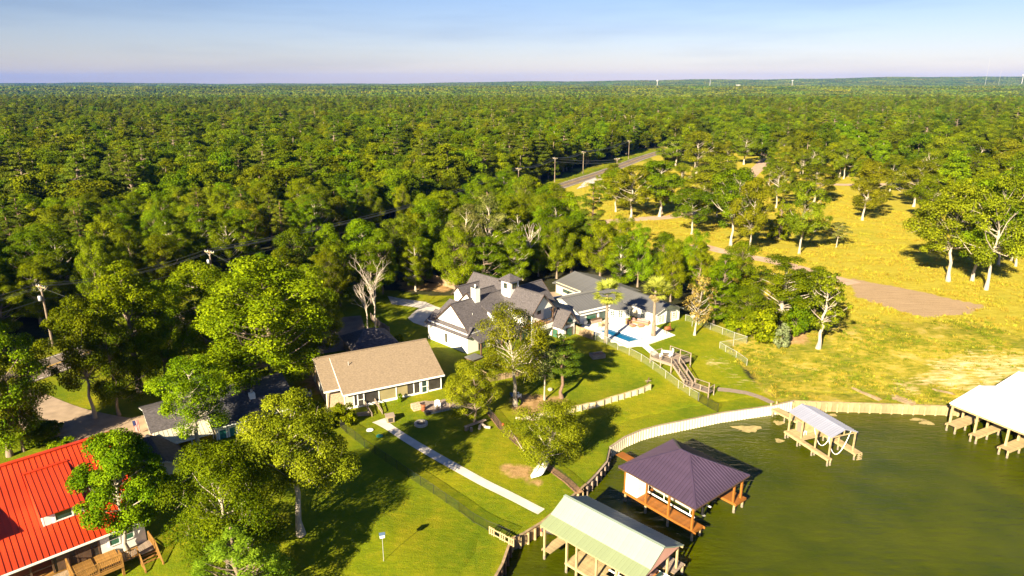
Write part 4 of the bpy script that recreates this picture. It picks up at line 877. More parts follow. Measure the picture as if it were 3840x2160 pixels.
def gen_tree(kind, h, cr, seed, nleaf, ls, flat=.68, trunk_r=None, lean=0., limbs=True, bare=False):
    """returns (trunk MB, leaf arrays)"""
    C, Rr, rg = crown_clumps(kind, h, cr, seed)
    tr = trunk_r or h * .021; w = MB(); top = {'oak': .72, 'tall': .85, 'sparse': .78, 'low': .45, 'oakhi': .8, 'pine': .97, 'cone': .95, 'bush': .4}[kind] * h
    la = rg.uniform(0, 6.28); K_ = 9; pts = []
    wob = rg.normal(size=(K_, 2)) * h * .008
    for i in range(K_): t = i / (K_ - 1); pts.append(Vector((lean * top * t ** 1.3 + wob[i, 0] * (t > .1), wob[i, 1] * (t > .1), top * t)))
    rads = [tr * (1.45 if i == 0 else 1) * (1 - .72 * i / (K_ - 1)) for i in range(K_)]
    rads[0] = tr * 1.5
    w.tube([pts[0] - Vector((0, 0, .5))] + pts, [rads[0] * 1.15] + rads, 8)
    def tp(z): t = min(max(z / top, 0), 1) * (K_ - 1); i = min(int(t), K_ - 2); return pts[i].lerp(pts[i + 1], t - i), rads[i] + (rads[i + 1] - rads[i]) * (t - i)
    lo_z = {'oak': .2, 'tall': .2, 'sparse': .34, 'low': .14, 'oakhi': .38, 'pine': .45, 'cone': .05, 'bush': .02}[kind] * h
    CC = []
    for c, r in zip(C, Rr):
        c = c + np.array([lean * c[2], 0, 0]); CC.append(c)
        if not limbs: continue
        hd = math.hypot(c[0] - lean * c[2], c[1]); zs = min(max(c[2] - hd * rg.uniform(.45, .9) - .3, lo_z), top * .97)
        if kind == 'pine': zs = min(max(c[2] - .25 * hd, lo_z), top)
        p0, r0 = tp(zs); p1 = Vector(c); mid = p0.lerp(p1, .5) + Vector(rg.normal(size=3) * hd * .09) + Vector((0, 0, -.06 * hd if kind != 'pine' else .03 * hd))
        rb = min(r0 * .55, .0085 * h * (.35 + .65 * hd / cr)); w.tube([p0, mid, p1], [rb, rb * .6, rb * .22], 5, cap=False)
        if kind in ('sparse', 'low', 'oak', 'oakhi'):
            for _ in range(2): e = p1 + Vector(rnd_dirs(rg, 1)[0]) * r * .95; w.tube([mid.lerp(p1, .7), e], [rb * .35, rb * .1], 4, cap=False)
    CC = np.array(CC); Rr = np.array(Rr); wgt = Rr ** 2; cnt = np.maximum(6, (nleaf * wgt / wgt.sum()).astype(int))
    ctr = np.array([lean * h * .6, 0, h * .55]); P = []; N = []; T = []
    for c, r, k in zip(CC, Rr, cnt):
        out = c - ctr; out = out / (np.linalg.norm(out) + 1e-6)
        d = rnd_dirs(rg, k) + out * .45 + np.array([0, 0, .35]); d /= np.linalg.norm(d, axis=1, keepdims=True)
        q = r * (.3 + .85 * rg.uniform(0, 1, k) ** .75); fl = flat if kind != 'pine' else .34
        P.append(c + d * q[:, None] * np.array([1, 1, fl])); nn = d * .75 + np.array([0, 0, .45]) + rg.normal(size=(k, 3)) * .40
        N.append(nn / np.linalg.norm(nn, axis=1, keepdims=True)); base = rg.uniform(.15, .75); T.append(np.clip(base + rg.normal(size=k) * .22, 0, 1))
    P = np.concatenate(P); N = np.concatenate(N); T = np.concatenate(T); sz = ls * rg.uniform(.65, 1.35, len(P))
    asp = .62 if kind not in ('pine', 'cone') else .34
    return w, leaf_arrays(P, N, sz, T, rg, asp)
PROTO = {}
def proto(key, kind, h, cr, seed, nleaf, ls, lm, bm_, **kw):
    w, (V, Fq, T) = gen_tree(kind, h, cr, seed, nleaf, ls, **kw)
    PROTO[key] = (w.mesh('trunk', bm_, True), leaf_me('crown', V, Fq, T, lm), h, cr)
def plant(key, loc, h, wd, rz, name, label, cat='tree', group=None, lm=None):
    tm, cm, ph, pr = PROTO[key]; o = empty(name, loc, rz, label, cat, group); o.scale = (wd / (2 * pr), wd / (2 * pr), h / ph)
    if tm is not None and len(tm.polygons): link(bpy.data.objects.new('trunk', tm), o)
    c = None
    if cm is not None: c = link(bpy.data.objects.new('crown', cm), o)
    return o
for i in range(4): proto('oak%d' % i, 'oak', 15, 6.5, 10 + i, 27000, .24, (lf_mid, lf_bright, lf_mid, lf_olive)[i], bark_brown)
for i in range(4): proto('tall%d' % i, 'tall', 18, 5.5, 20 + i, 27000, .24, (lf_bright, lf_mid, lf_mid, lf_bright)[i], bark_pale if i % 2 else bark_brown)
for i in range(3): proto('pine%d' % i, 'pine', 20, 5, 30 + i, 17000, .33, lf_pine, bark_dark)
for i in range(5): proto('post%d' % i, 'sparse', 14, 5.6, 40 + i, 20000, .245, lf_olive if i not in (1, 3) else lf_mid, bark_pale, trunk_r=.25, lean=(-.06, .05, 0, -.03, .08)[i])
for i in range(2): proto('bush%d' % i, 'bush', 5, 3, 50 + i, 5000, .34, (lf_mid, lf_bright)[i], bark_brown)
proto('cone0', 'cone', 14, 4, 60, 12000, .42, lf_mid, bark_brown)
R_ = random.Random(5)
def T_(px, py, ty, wpx, key, name, label, cat='tree', group=None, rz=None, drop=0):
    g = G(px, py); g.z -= .05 + drop; h = topz(px, ty, g) - g.z; dep = g.y * CP + (CAM_H - g.z - h * .6) * SP; w = wpx / K / FPX * dep
    return plant(key, g, h, w, R_.uniform(0, 6.28) if rz is None else rz, name, label, cat, group)

# single trees in the gardens (points are ground point, top, crown width in the photograph)
proto('fg_oak', 'oakhi', 14, 6, 77, 42000, .19, lf_olive, bark_pale, trunk_r=.36)
proto('white_oak', 'oakhi', 14, 6, 78, 22000, .19, lf_olive, bark_pale, trunk_r=.32, lean=.10)
proto('live_oak', 'low', 8, 6, 79, 26000, .18, lf_olive, bark_dead, trunk_r=.42, lean=.18)
proto('dark_oak', 'oak', 14, 7, 80, 46000, .19, lf_mid, bark_pale)
proto('feather', 'oakhi', 12, 5, 81, 40000, .21, lf_bright, bark_pale)
proto('lime', 'cone', 12, 4, 82, 42000, .18, lf_lime, bark_brown)
proto('airy', 'sparse', 12, 5, 83, 24000, .18, lf_bright, bark_pale)
proto('slim', 'oakhi', 9, 2.4, 84, 6000, .2, lf_pale, bark_pale, trunk_r=.13)
proto('gum', 'tall', 17, 6, 85, 42000, .23, lf_bright, bark_brown)
T_(757, 1343, 985, 300, 'fg_oak', 'oak_tree', 'broad olive-leaved oak with pale bare trunk alone on the foreground lawn', rz=.6)
T_(1297, 1020, 766, 205, 'white_oak', 'oak_tree', 'oak with tall pale trunk in front of the white farmhouse', rz=R(175))
T_(1371, 1166, 1030, 235, 'live_oak', 'live_oak_tree', 'low spreading live oak leaning over the shore by the upturned boat', rz=.35)
T_(580, 1445, 1130, 345, 'dark_oak', 'oak_tree', 'very broad fine-leaved oak at the bottom beside the red-roofed house')
T_(325, 1395, 1092, 250, 'feather', 'cedar_tree', 'feathery yellow-green cedar in front of the red metal roof')
T_(612, 1560, 1312, 330, 'lime', 'cypress_tree', 'bright lime-green cypress cut off by the bottom edge')
T_(502, 1138, 885, 225, 'airy', 'elm_tree', 'airy light tree in front of the cream porch roof')
T_(690, 985, 632, 345, 'gum', 'gum_tree', 'big fresh green tree just left of the tan-roofed house')
T_(355, 985, 645, 250, 'tall0', 'gum_tree', 'tall fresh green tree between the road and the tan driveway')
T_(300, 1045, 800, 160, 'oak2', 'oak_tree', 'smaller tree with straight trunk beside the tan driveway bend')
T_(240, 1052, 742, 190, 'post1', 'oak_tree', 'greyish tree with pale upper leaves standing by the roadside pole')
T_(25, 1147, 785, 270, 'oak0', 'oak_tree', 'dark oak with brown trunk at the left edge by the driveway')
T_(60, 1135, 880, 150, 'oak3', 'oak_tree', 'leaning half-shaded tree behind the dark oak at the left edge')
T_(525, 905, 652, 235, 'tall3', 'gum_tree', 'fresh green tree in front of the middle utility pole')
T_(430, 900, 700, 150, 'oak1', 'oak_tree', 'rounded tree in the roadside row before the pole')
T_(1195, 1062, 903, 140, 'oak3', 'oak_tree', 'small olive oak at the right end of the screened porch')
T_(1370, 1008, 838, 85, 'slim', 'slender_tree', 'slender pale willow-leaved tree on the terrace above the white wall')
T_(1414, 1005, 842, 118, 'pine0', 'pine_tree', 'young pine with thin pale trunk on the terraced lawn')
T_(1963, 818, 634, 180, 'tall1', 'gum_tree', 'tallest leafy tree of the clump beside the bare tan lot')
T_(2045, 790, 668, 130, 'tall2', 'gum_tree', 'darker tree at the back of the clump beside the bare lot')
T_(1880, 838, 715, 120, 'oak2', 'oak_tree', 'bushy tree at the left of the clump by the chain-link fence')
T_(1915, 856, 760, 110, 'bush0', 'shrub', 'dense dark shrub low in the clump by the chain-link fence', 'shrub')
T_(1855, 830, 762, 80, 'bush1', 'shrub', 'fresh green shrub growing against the chain-link fence', 'shrub')
T_(2005, 838, 740, 90, 'bush0', 'shrub', 'dark shrub at the right foot of the leafy clump', 'shrub')
proto('silver', 'bush', 3, 1.6, 86, 2500, .22, lf_silver, bark_brown)
T_(1962, 872, 806, 50, 'silver', 'silver_shrub', 'silvery upright shrub in front of the leafy clump', 'shrub')
proto('white_trunk', 'sparse', 13, 4.6, 87, 3600, .36, lf_olive, bark_pale, trunk_r=.36, lean=.06)
T_(2058, 876, 672, 130, 'white_trunk', 'oak_tree', 'half-bare tree with thick white trunk on the weedy slope', rz=.2)
T_(1795, 818, 705, 95, 'tall2', 'gum_tree', 'green tree behind the brown-leaved one by the pool lawn')
proto('brown', 'sparse', 10, 3.4, 88, 1500, .30, lf_brown, bark_pale, trunk_r=.2, lean=.10)
T_(1747, 843, 690, 95, 'brown', 'dying_tree', 'dying tree with brown leaves and bare trunk on the pool lawn', rz=.0)
for px, py, ty, w, key, lb in ((420, 965, 705, 190, 'oak1', 'roadside tree between the tall fresh green tree and the pole'), (590, 925, 668, 200, 'tall1', 'roadside tree directly left of the big fresh green tree'), (775, 850, 655, 170, 'oak0', 'rounded tree behind the big fresh green tree'), (800, 905, 735, 130, 'oak3', 'small tree leaning over the left end of the tan roof')):
    T_(px, py, ty, w, key, 'yard_tree', lb)
def where(x, y, z):
    dep = y * CP + (CAM_H - z) * SP; px = .5 + FPX * x / dep / 3840
    return ('far left', 'left', 'left centre', 'centre', 'right centre', 'right', 'far right')[min(6, max(0, int(px * 7)))], ('nearest', 'middle', 'farther')[0 if y < 140 else (1 if y < 175 else 2)]
# trees of the open golden field, pale trunks
proto('grey_elm', 'sparse', 17, 5, 90, 11000, .22, lf_pale, bark_dead, trunk_r=.26)
T_(1175, 722, 500, 105, 'grey_elm', 'elm_tree', 'thin grey-green tree with pale limbs left of the farmhouse cupola'); T_(1232, 712, 475, 120, 'grey_elm', 'elm_tree', 'taller thin grey-green tree with pale limbs behind the cupola')
FT = [(1885, 639, 440, 110), (1838, 618, 415, 150), (2010, 640, 445, 130), (1959, 602, 495, 55), (2169, 554, 400, 120), (2237, 484, 385, 80), (2047, 512, 410, 120), (1952, 523, 400, 80),
      (2111, 447, 350, 90), (2122, 450, 345, 70), (2385, 708, 455, 210), (2445, 708, 440, 170), (2480, 729, 430, 190), (2511, 670, 450, 130), (2545, 656, 440, 120), (2555, 670, 470, 110), (2412, 616, 440, 120),
      (2298, 520, 400, 130), (2451, 468, 350, 120), (2515, 464, 345, 140), (1751, 439, 325, 110), (1549, 533, 420, 100), (1587, 549, 410, 130), (1659, 545, 395, 150), (1664, 538, 400, 110), (1871, 414, 320, 90),
      (1560, 388, 330, 70), (1700, 420, 340, 100), (1900, 385, 300, 80), (2350, 450, 340, 110), (2250, 420, 325, 120), (2560, 540, 390, 150), (2200, 400, 315, 90), (2420, 425, 325, 100), (1800, 500, 385, 130), (1760, 560, 430, 150), (1740, 590, 470, 120), (1855, 545, 430, 90), (2330, 560, 430, 110)]
ORD = ['nearest the bare lot', 'beside the dirt track']
flabel = {10: 'leaning pale-trunked oak at the left of the right-hand field group', 11: 'forked pale-trunked oak in the middle of the right-hand field group', 12: 'nearest straight pale-trunked oak of the right-hand field group', 13: 'smaller pale-trunked oak second from the right edge', 14: 'pale-trunked oak behind at the right edge of the field', 15: 'pale-trunked oak cut by the right edge of the field', 16: 'pale-trunked oak standing behind the right-hand field group',
          0: 'slim pale-trunked oak beside the dirt track', 1: 'tall pale-trunked oak at the left end of the dirt track', 2: 'tall pale-trunked oak alone in the middle of the golden field', 3: 'small dark ivy-clad tree in the golden field', 4: 'leaning oak with oval crown alone in the open field', 5: 'oak with thin trunk beside the far cross lane'}
for i, (x, y, ty, w) in enumerate(FT):
    lb = flabel.get(i, '%s oak in the far golden field, %s of the view, %s back' % (('olive', 'mid-green', 'olive leaning', 'mid-green slim', 'olive broad')[i % 5], where(G(x, y).x, G(x, y).y, 10)[0], 'well' if y < 430 else 'part way')); T_(x, y, ty, w, 'post%d' % (i % 5) if i != 3 else 'cone0', 'field_oak', lb, 'tree', 'oaks of the golden field')
rq = np.random.default_rng(77); k_ = 0
while k_ < 34:
    x, y = rq.uniform(22, 190), rq.uniform(185, 400)
    if not inside(np.array([x]), np.array([y]), FIELD)[0] or float(seg_dist(np.array([x]), np.array([y]), RC)[0]) < 20 or (x > 75 and y < 260) or (x < 60 and 262 < y): continue
    h_ = rq.uniform(10, 14); sd_ = where(x, y, 12)[0]
    plant('post%d' % (k_ % 5), (x, y, float(land(x, y)) - .1), h_, h_ * rq.uniform(.6, .85), rq.uniform(0, 6.28), 'field_oak', '%s field oak, %s of view, %s' % (('olive', 'mid-green', 'olive leaning', 'mid-green slim', 'olive broad')[k_ % 5], sd_, 'near the dirt lane' if y < 250 else ('midway to the forest' if y < 330 else 'at the far forest margin')), 'tree', 'oaks of the golden field'); k_ += 1
T_(2104, 623, 555, 55, 'slim', 'sapling', 'small thin sapling with pale stem in the golden field')

# ---- woods: individuals near, one mass beyond
ROADC = RC
WOOD_B = [(-30, 160), (-20, 134), (-6, 131), (2, 134), (8, 141), (18, 143), (25, 134), (32, 126), (33, 118), (40, 116), (47, 120), (50, 134), (38, 136), (29, 144), (18, 168), (9, 200), (2, 222), (-6, 218)]
WOOD_C = [(-52, 107), (-40, 118), (-30, 116), (-27, 124), (-19, 131), (-24, 146), (-34, 146), (-46, 128)]
rg = np.random.default_rng(3)
cand = []
def road_dist(x, y): return float(seg_dist(np.array([x]), np.array([y]), ROADC)[0])
def left_of_road(x, y):
    ry = np.array([p[1] for p in ROADC]); rx = np.array([p[0] for p in ROADC]); return x < np.interp(y, ry, rx)
def grid_fill(poly, step, jit=.42):
    xs = [p[0] for p in poly]; ys = [p[1] for p in poly]; out = []
    for x in np.arange(min(xs), max(xs), step):
        for y in np.arange(min(ys), max(ys), step):
            px, py = x + rg.uniform(-jit, jit) * step, y + rg.uniform(-jit, jit) * step
            if inside(np.array([px]), np.array([py]), poly)[0] and road_dist(px, py) > 8.5: out.append((px, py))
    return out
KB = ['oak0', 'oak1', 'oak2', 'tall0', 'tall1', 'tall2', 'tall3', 'oak3', 'pine0', 'pine1', 'pine2']
LOOK = {'oak0': 'rounded mid-green', 'oak1': 'rounded fresh green', 'oak2': 'broad mid-green', 'oak3': 'broad olive', 'tall0': 'tall fresh green', 'tall1': 'tall mid-green', 'tall2': 'tall dark green', 'tall3': 'tall narrow fresh green', 'pine0': 'dark', 'pine1': 'tiered', 'pine2': 'slender'}
def wood_tree(x, y, hmin, hmax, label, group, pines=.12):
    z = float(land(x, y)); k = KB[rg.integers(8, 11)] if rg.uniform() < pines else KB[rg.integers(0, 8)]
    h = rg.uniform(hmin, hmax) * (1.12 if k.startswith('pine') else 1); w = h * rg.uniform(.52, .74) * (.72 if k.startswith('pine') else 1)
    pine = k.startswith('pine'); side, row = where(x, y, z + h * .7)
    lb = '%s %s, %s row, %s, %s' % (LOOK[k], 'pine' if pine else 'tree', row, label[0], side)
    return plant(k, (x, y, z - .1), h, w, rg.uniform(0, 6.28), 'pine_tree' if pine else 'woodland_tree', lb, 'tree', group[1] if pine else group[0])
for x, y in grid_fill(WOOD_B, 6.3):
    edge = float(seg_dist(np.array([x]), np.array([y]), WOOD_B + WOOD_B[:1])[0])
    wood_tree(x, y, 12 if y > 150 else 10.5, 17.5 if y > 150 else 14.5, ('wood behind the houses',), ('leafy trees of the wood behind the houses', 'pines of the wood behind the houses'))
for x, y in grid_fill(WOOD_C, 6.5):
    wood_tree(x, y, 12, 16, ('roadside strip near the dead tree',), ('leafy trees of the roadside strip', 'pines of the roadside strip'))
# forest left of the road and all round the field
fp = []
d = 1.0; yy = 60.0
while yy < 1500:
    st = 6.6 + 3.2 * smooth(200, 900, yy); xs = np.arange(-.84 * yy - 60, .84 * yy + 60, st)
    X_ = xs + rg.uniform(-.45, .45, len(xs)) * st; Y_ = yy + rg.uniform(-.45, .45, len(xs)) * st
    rd = seg_dist(X_, Y_, ROADC); lft = np.array([left_of_road(a, b) for a, b in zip(X_, Y_)])
    fieldw = sdp(X_, Y_, FIELD); wb = sdp(X_, Y_, WOOD_B)
    ok = np.where(lft, rd > 13.5, (fieldw < -3) & (wb < -2) & (rd > 14) & (Y_ > 300))
    # the golden field thickens into forest with distance
    ff = (fieldw > -3) & (Y_ > 330) & (rd > 14) & (rg.uniform(0, 1, len(xs)) < smooth(360, 520, Y_ - .05 * X_) * .9 + .05)
    ff |= (fieldw > -3) & (X_ > 150) & (Y_ > 190) & (rg.uniform(0, 1, len(xs)) < .10 + .25 * smooth(150, 260, X_))
    ok |= ff & (fieldw > -3)
    fp += [(a, b, l_) for a, b, k_, l_ in zip(X_, Y_, ok, lft) if k_]
    yy += st
fp = np.array(fp); dist = np.hypot(fp[:, 0], fp[:, 1]); order = np.argsort(dist + 1000 * (np.abs(fp[:, 0]) > .82 * fp[:, 1] + 8) + np.where(fp[:, 2] > .5, 0, 60))
near, far_ = order[:130], order[130:]
for i in near:
    x, y, l_ = fp[i]
    if l_ > .5: wood_tree(x, y, 11, 16, ('forest edge across the road',), ('leafy trees at the forest edge', 'pines at the forest edge'), .1)
    else: wood_tree(x, y, 10, 14, ('far field',), ('leafy trees beyond the field', 'pines beyond the field'), .0)

def hidden_collection(name, objs):
    c = bpy.data.collections.new(name)
    for o in objs: c.objects.link(o)
    return c
def join_proto(name, kind, h, cr, seed, nleaf, ls, lm, bm_, limbs=False, **kw):
    w, (V, Fq, T) = gen_tree(kind, h, cr, seed, nleaf, ls, limbs=limbs, **kw); nv = len(w.v)
    me = bpy.data.meshes.new(name); me.from_pydata(w.v + [tuple(q) for q in V], [], w.f + [tuple(int(i) + nv for i in q) for q in Fq]); me.update()
    me.materials.append(bm_); me.materials.append(lm); mi = np.concatenate([np.zeros(len(w.f), np.int32), np.ones(len(Fq), np.int32)]); me.polygons.foreach_set('material_index', mi)
    a = me.attributes.new('tint', 'FLOAT', 'POINT'); a.data.foreach_set('value', np.concatenate([np.zeros(nv), T]).astype(np.float32)); return bpy.data.objects.new(name, me)
def scatter(name, pts, rot, scl, idx, coll, kind='stuff', label=None, cat=None, tilt=None):
    me = bpy.data.meshes.new(name); pts = np.asarray(pts, np.float32); me.vertices.add(len(pts)); me.vertices.foreach_set('co', pts.ravel())
    for nm, ty, d_ in (('rot', 'FLOAT', rot), ('scl', 'FLOAT_VECTOR', scl), ('idx', 'INT', idx)):
        a = me.attributes.new(nm, ty, 'POINT'); a.data.foreach_set('vector' if ty == 'FLOAT_VECTOR' else 'value', np.asarray(d_, np.int32 if ty == 'INT' else np.float32).ravel())
    o = link(bpy.data.objects.new(name, me)); tag(o, label, cat, None, kind)
    ng = bpy.data.node_groups.new(name + '_scatter', 'GeometryNodeTree'); ng.interface.new_socket('Geometry', in_out='INPUT', socket_type='NodeSocketGeometry'); ng.interface.new_socket('Geometry', in_out='OUTPUT', socket_type='NodeSocketGeometry')
    n, l = ng.nodes, ng.links; gi, go = n.new('NodeGroupInput'), n.new('NodeGroupOutput'); ip = n.new('GeometryNodeInstanceOnPoints'); ci = n.new('GeometryNodeCollectionInfo')
    ci.inputs['Collection'].default_value = coll; ci.inputs['Separate Children'].default_value = True; ci.inputs['Reset Children'].default_value = True; ip.inputs['Pick Instance'].default_value = True
    def na(nm, ty): a = n.new('GeometryNodeInputNamedAttribute'); a.data_type = ty; a.inputs['Name'].default_value = nm; return a.outputs['Attribute']
    cx_ = n.new('ShaderNodeCombineXYZ'); l.new(na('rot', 'FLOAT'), cx_.inputs['Z'])
    er = n.new('FunctionNodeEulerToRotation'); l.new(cx_.outputs[0], er.inputs[0])
    l.new(gi.outputs[0], ip.inputs['Points']); l.new(ci.outputs[0], ip.inputs['Instance']); l.new(na('idx', 'INT'), ip.inputs['Instance Index']); l.new(er.outputs[0], ip.inputs['Rotation']); l.new(na('scl', 'FLOAT_VECTOR'), ip.inputs['Scale']); l.new(ip.outputs[0], go.inputs[0])
    md = o.modifiers.new('scatter', 'NODES'); md.node_group = ng; return o
lods = [join_proto('forest_tree_%d' % i, ('oak', 'tall', 'oak', 'tall', 'oak', 'pine', 'pine')[i], (15, 17, 13, 16, 15, 19, 18)[i], (6.2, 5.2, 6, 5.4, 6.6, 4.6, 4.2)[i], 100 + i, 7500, .48, (lf_forest, lf_forest, lf_forest_b, lf_bright, lf_forest, lf_pine, lf_pine)[i], bark_pale if i in (2, 3) else bark_brown, limbs=i >= 5) for i in range(7)]
FC = hidden_collection('forest_protos', lods)
q = fp[far_]; n_ = len(q); hz = .55 + .75 * rg.uniform(0, 1, n_) ** 1.2; wz = rg.uniform(.8, 1.2, n_) * (.35 + .7 * hz)
pin = rg.uniform(0, 1, n_) < .12; ix = np.where(pin, rg.integers(5, 7, n_), rg.integers(0, 5, n_))
sparse_ = q[:, 2] < .5
scatter('forest', np.stack([q[:, 0], q[:, 1], land(q[:, 0], q[:, 1]) - .2], 1), rg.uniform(0, 6.28, n_), np.stack([wz, wz, hz], 1), ix, FC, label='continuous green forest canopy reaching to the horizon', cat='forest')
# distant canopy: patches of many crowns
def patch_proto(name, seed, lm, sz=95, ncr=105):
    r2 = np.random.default_rng(seed); P = []; N = []; T = []; Sz = []
    for _ in range(ncr):
        cx_, cy_ = r2.uniform(-sz / 2, sz / 2, 2); hh = r2.uniform(9, 17); rr = r2.uniform(3.5, 6.5); k = 26
        d_ = rnd_dirs(r2, k); d_[:, 2] = np.abs(d_[:, 2]); P.append(np.array([cx_, cy_, hh - rr * .6]) + d_ * rr * np.array([1, 1, .8])); nn = d_ + r2.normal(size=(k, 3)) * .4; N.append(nn / np.linalg.norm(nn, axis=1, keepdims=True)); T.append(np.clip(r2.uniform(.1, .8) + r2.normal(size=k) * .15, 0, 1)); Sz.append(np.full(k, rr * 1.05))
    V, Fq, T2 = leaf_arrays(np.concatenate(P), np.concatenate(N), np.concatenate(Sz), np.concatenate(T), r2, .8, .15)
    return bpy.data.objects.new(name, leaf_me(name, V, Fq, T2, lm))
PC = hidden_collection('canopy_protos', [patch_proto('canopy_patch_%d' % i, 200 + i, (lf_forest, lf_forest_b, lf_pine)[i]) for i in range(3)])
pp_ = []; yy = 1505.0
while yy < 9000:
    st = 84.0 if yy < 5000 else 92; xs = np.arange(-.84 * yy - 100, .84 * yy + 100, st); pp_ += [(a + rg.uniform(-20, 20), yy + rg.uniform(-20, 20)) for a in xs]; yy += st
pp_ = np.array(pp_); n_ = len(pp_); sc_ = rg.uniform(.85, 1.2, n_)
scatter('distant_forest', np.stack([pp_[:, 0], pp_[:, 1], land(pp_[:, 0], pp_[:, 1]) - 1], 1), rg.integers(0, 4, n_) * 1.5708, np.stack([np.full(n_, 1.05), np.full(n_, 1.05), sc_], 1), rg.integers(0, 3, n_), PC, label='far hazy blue-green forest along the horizon', cat='forest')
# ------------------------------------------------------------------ garden walls, fences, decks
def Gs(x, y): return G(x * K, y * K)
def GL(*px): return [Gs(x, y) for x, y in px]
def mesh_mat(name, c, f):
    m = bpy.data.materials.new(name); m.use_nodes = True; n, l = m.node_tree.nodes, m.node_tree.links; b = n['Principled BSDF']; b.inputs['Base Color'].default_value = (*c, 1); b.inputs['Roughness'].default_value = .6
    t = n.new('ShaderNodeBsdfTransparent'); x = n.new('ShaderNodeMixShader'); x.inputs[0].default_value = f; l.new(t.outputs[0], x.inputs[1]); l.new(b.outputs[0], x.inputs[2]); l.new(x.outputs[0], n['Material Output'].inputs[0]); return m
wire_grey = mesh_mat('galvanised_wire_mesh', (.30, .34, .24), .15); wire_green = mesh_mat('dark_green_wire_mesh', (.008, .02, .012), .3)
def post_runs(P, every):
    Q = [P[0]]
    for a, b in zip(P[:-1], P[1:]):
        k = max(1, round((b - a).length / every)); Q += [a.lerp(b, i / k) for i in range(1, k + 1)]
    for q in Q: q.z = float(land(q.x, q.y))
    return Q
def wire_fence(P, h_, label, name='chain_link_fence', mesh=wire_grey, pm=steel, every=2.6, pr=.035, pickets=False):
    Q = post_runs([p.copy() for p in P], every); o = Q[0].copy(); root = empty(name, o, 0, label, 'fence')
    for q in Q: MB().tube([(0, 0, -.3), (0, 0, h_ + .05)], [pr, pr], 7).build('post', pm, root, q - o)
    for a, b in zip(Q[:-1], Q[1:]):
        u = Vector((0, 0, h_)); MB().tube([a - o + u, b - o + u], [pr * .7] * 2, 6).build('top_rail', pm, root)
        if pickets:
            lo = Vector((0, 0, .12)); MB().tube([a - o + lo, b - o + lo], [pr * .6] * 2, 5).build('bottom_rail', pm, root); m = MB(); k = max(2, int((b - a).length / .13))
            for i in range(1, k): p = (a - o).lerp(b - o, i / k); m.box(p.x - .011, p.x + .011, p.y - .011, p.y + .011, p.z + .05, p.z + h_)
            tag(m.build('pickets', pm, root), kind='stuff')
        else:
            lo = Vector((0, 0, .03)); MB().add([a - o + lo, b - o + lo, b - o + u, a - o + u], [(0, 1, 2, 3)]).build('wire_mesh', mesh, root)
    return root
def board_fence(P, h_, label, mat, name='board_fence', w=.19, every=2.2, pm=None, post_out=0.0):
    Q = post_runs([p.copy() for p in P], every); o = Q[0].copy(); root = empty(name, o, 0, label, 'fence')
    for q in Q: MB().box(-.07, .07, -.07, .07, -.4, h_ + .04).build('post', pm or mat, root, q - o)
    for a, b in zip(Q[:-1], Q[1:]):
        d = b - a; k = max(1, round(d.length / w)); dn = Vector((d.x, d.y, 0)).normalized(); nn = Vector((dn.y, -dn.x, 0))
        for i in range(k):
            p, q = a.lerp(b, i / k), a.lerp(b, (i + 1) / k); c = (p + q) / 2; hh = h_ + random.uniform(-.03, .03)
            MB().beam(p - c + dn * .006 + Vector((0, 0, hh / 2 - .1)), q - c - dn * .006 + Vector((0, 0, hh / 2 - .1)), .025, hh + .2).build('board', mat, root, c - o + nn * .03)
        for f in (.25, .8): MB().beam(a - o + Vector((0, 0, h_ * f)) - nn * .03, b - o + Vector((0, 0, h_ * f)) - nn * .03, .05, .09).build('rail', mat, root)
    return root
f_pool = GL((2232, 1276), (2275, 1291), (2316, 1312), (2359, 1332), (2404, 1356), (2448, 1385), (2495, 1419), (2543, 1456), (2585, 1484), (2619, 1504))
wire_fence(f_pool, 1.25, 'silver chain-link fence running downhill between pool lawn and lower lawn')
wire_fence(GL((2617, 1505), (2691, 1546)), 1.25, 'short black iron fence section next to the sheet-pile wall', 'iron_fence', pm=iron, every=1.9, pickets=True)
wire_fence(GL((2570, 1203), (2620, 1218), (2663, 1237), (2708, 1254), (2752, 1272), (2800, 1288)), 1.2, 'silver chain-link fence at the back of the pool lawn')
wire_fence(GL((2800, 1288), (2698, 1306), (2720, 1320), (2760, 1342), (2800, 1371)), 1.1, 'bent chain-link fence corner at the edge of the weedy slope')
wire_fence(GL((1300, 1625), (1367, 1678), (1448, 1733), (1531, 1790), (1626, 1853), (1722, 1919)), 1.15, 'long dark green mesh fence across the shaded lawn', 'mesh_fence', wire_green, iron, every=2.4, pr=.025)
wire_fence(GL((1722, 1919), (1775, 1960), (1827, 1989), (1882, 2011), (1912, 2024)), 1.15, 'black iron fence end section near the lower sea wall', 'iron_fence', pm=iron, every=2.2, pr=.025, pickets=True)
wire_fence(GL((1222, 1546), (1260, 1585), (1300, 1625)), 1.1, 'black iron fence section beside the screened porch shrubs', 'iron_fence', pm=iron, every=2.0, pr=.025, pickets=True)
wire_fence(GL((1831, 1551), (1870, 1607), (1901, 1640), (1932, 1665), (1959, 1686), (2003, 1727), (2040, 1752)), 1.1, 'black iron fence along the mulch strip uphill of the live oak', 'iron_fence', pm=iron, every=2.1, pr=.025, pickets=True)
wire_fence(GL((2073, 1775), (2119, 1808), (2160, 1847)), 1.1, 'black iron fence section between upturned boat and water', 'iron_fence', pm=iron, every=2.0, pr=.025, pickets=True)
mulch = M('brown_mulch', (.26, .15, .08), .95, .45, 5, detail=8, bump=.6, bscale=10)
ribbon('mulch_bed', [tuple(p[:2]) for p in GL((1836, 1548), (1878, 1602), (1940, 1660), (2010, 1722), (2082, 1772), (2128, 1806), (2175, 1850))], 1.0, mulch, .06)
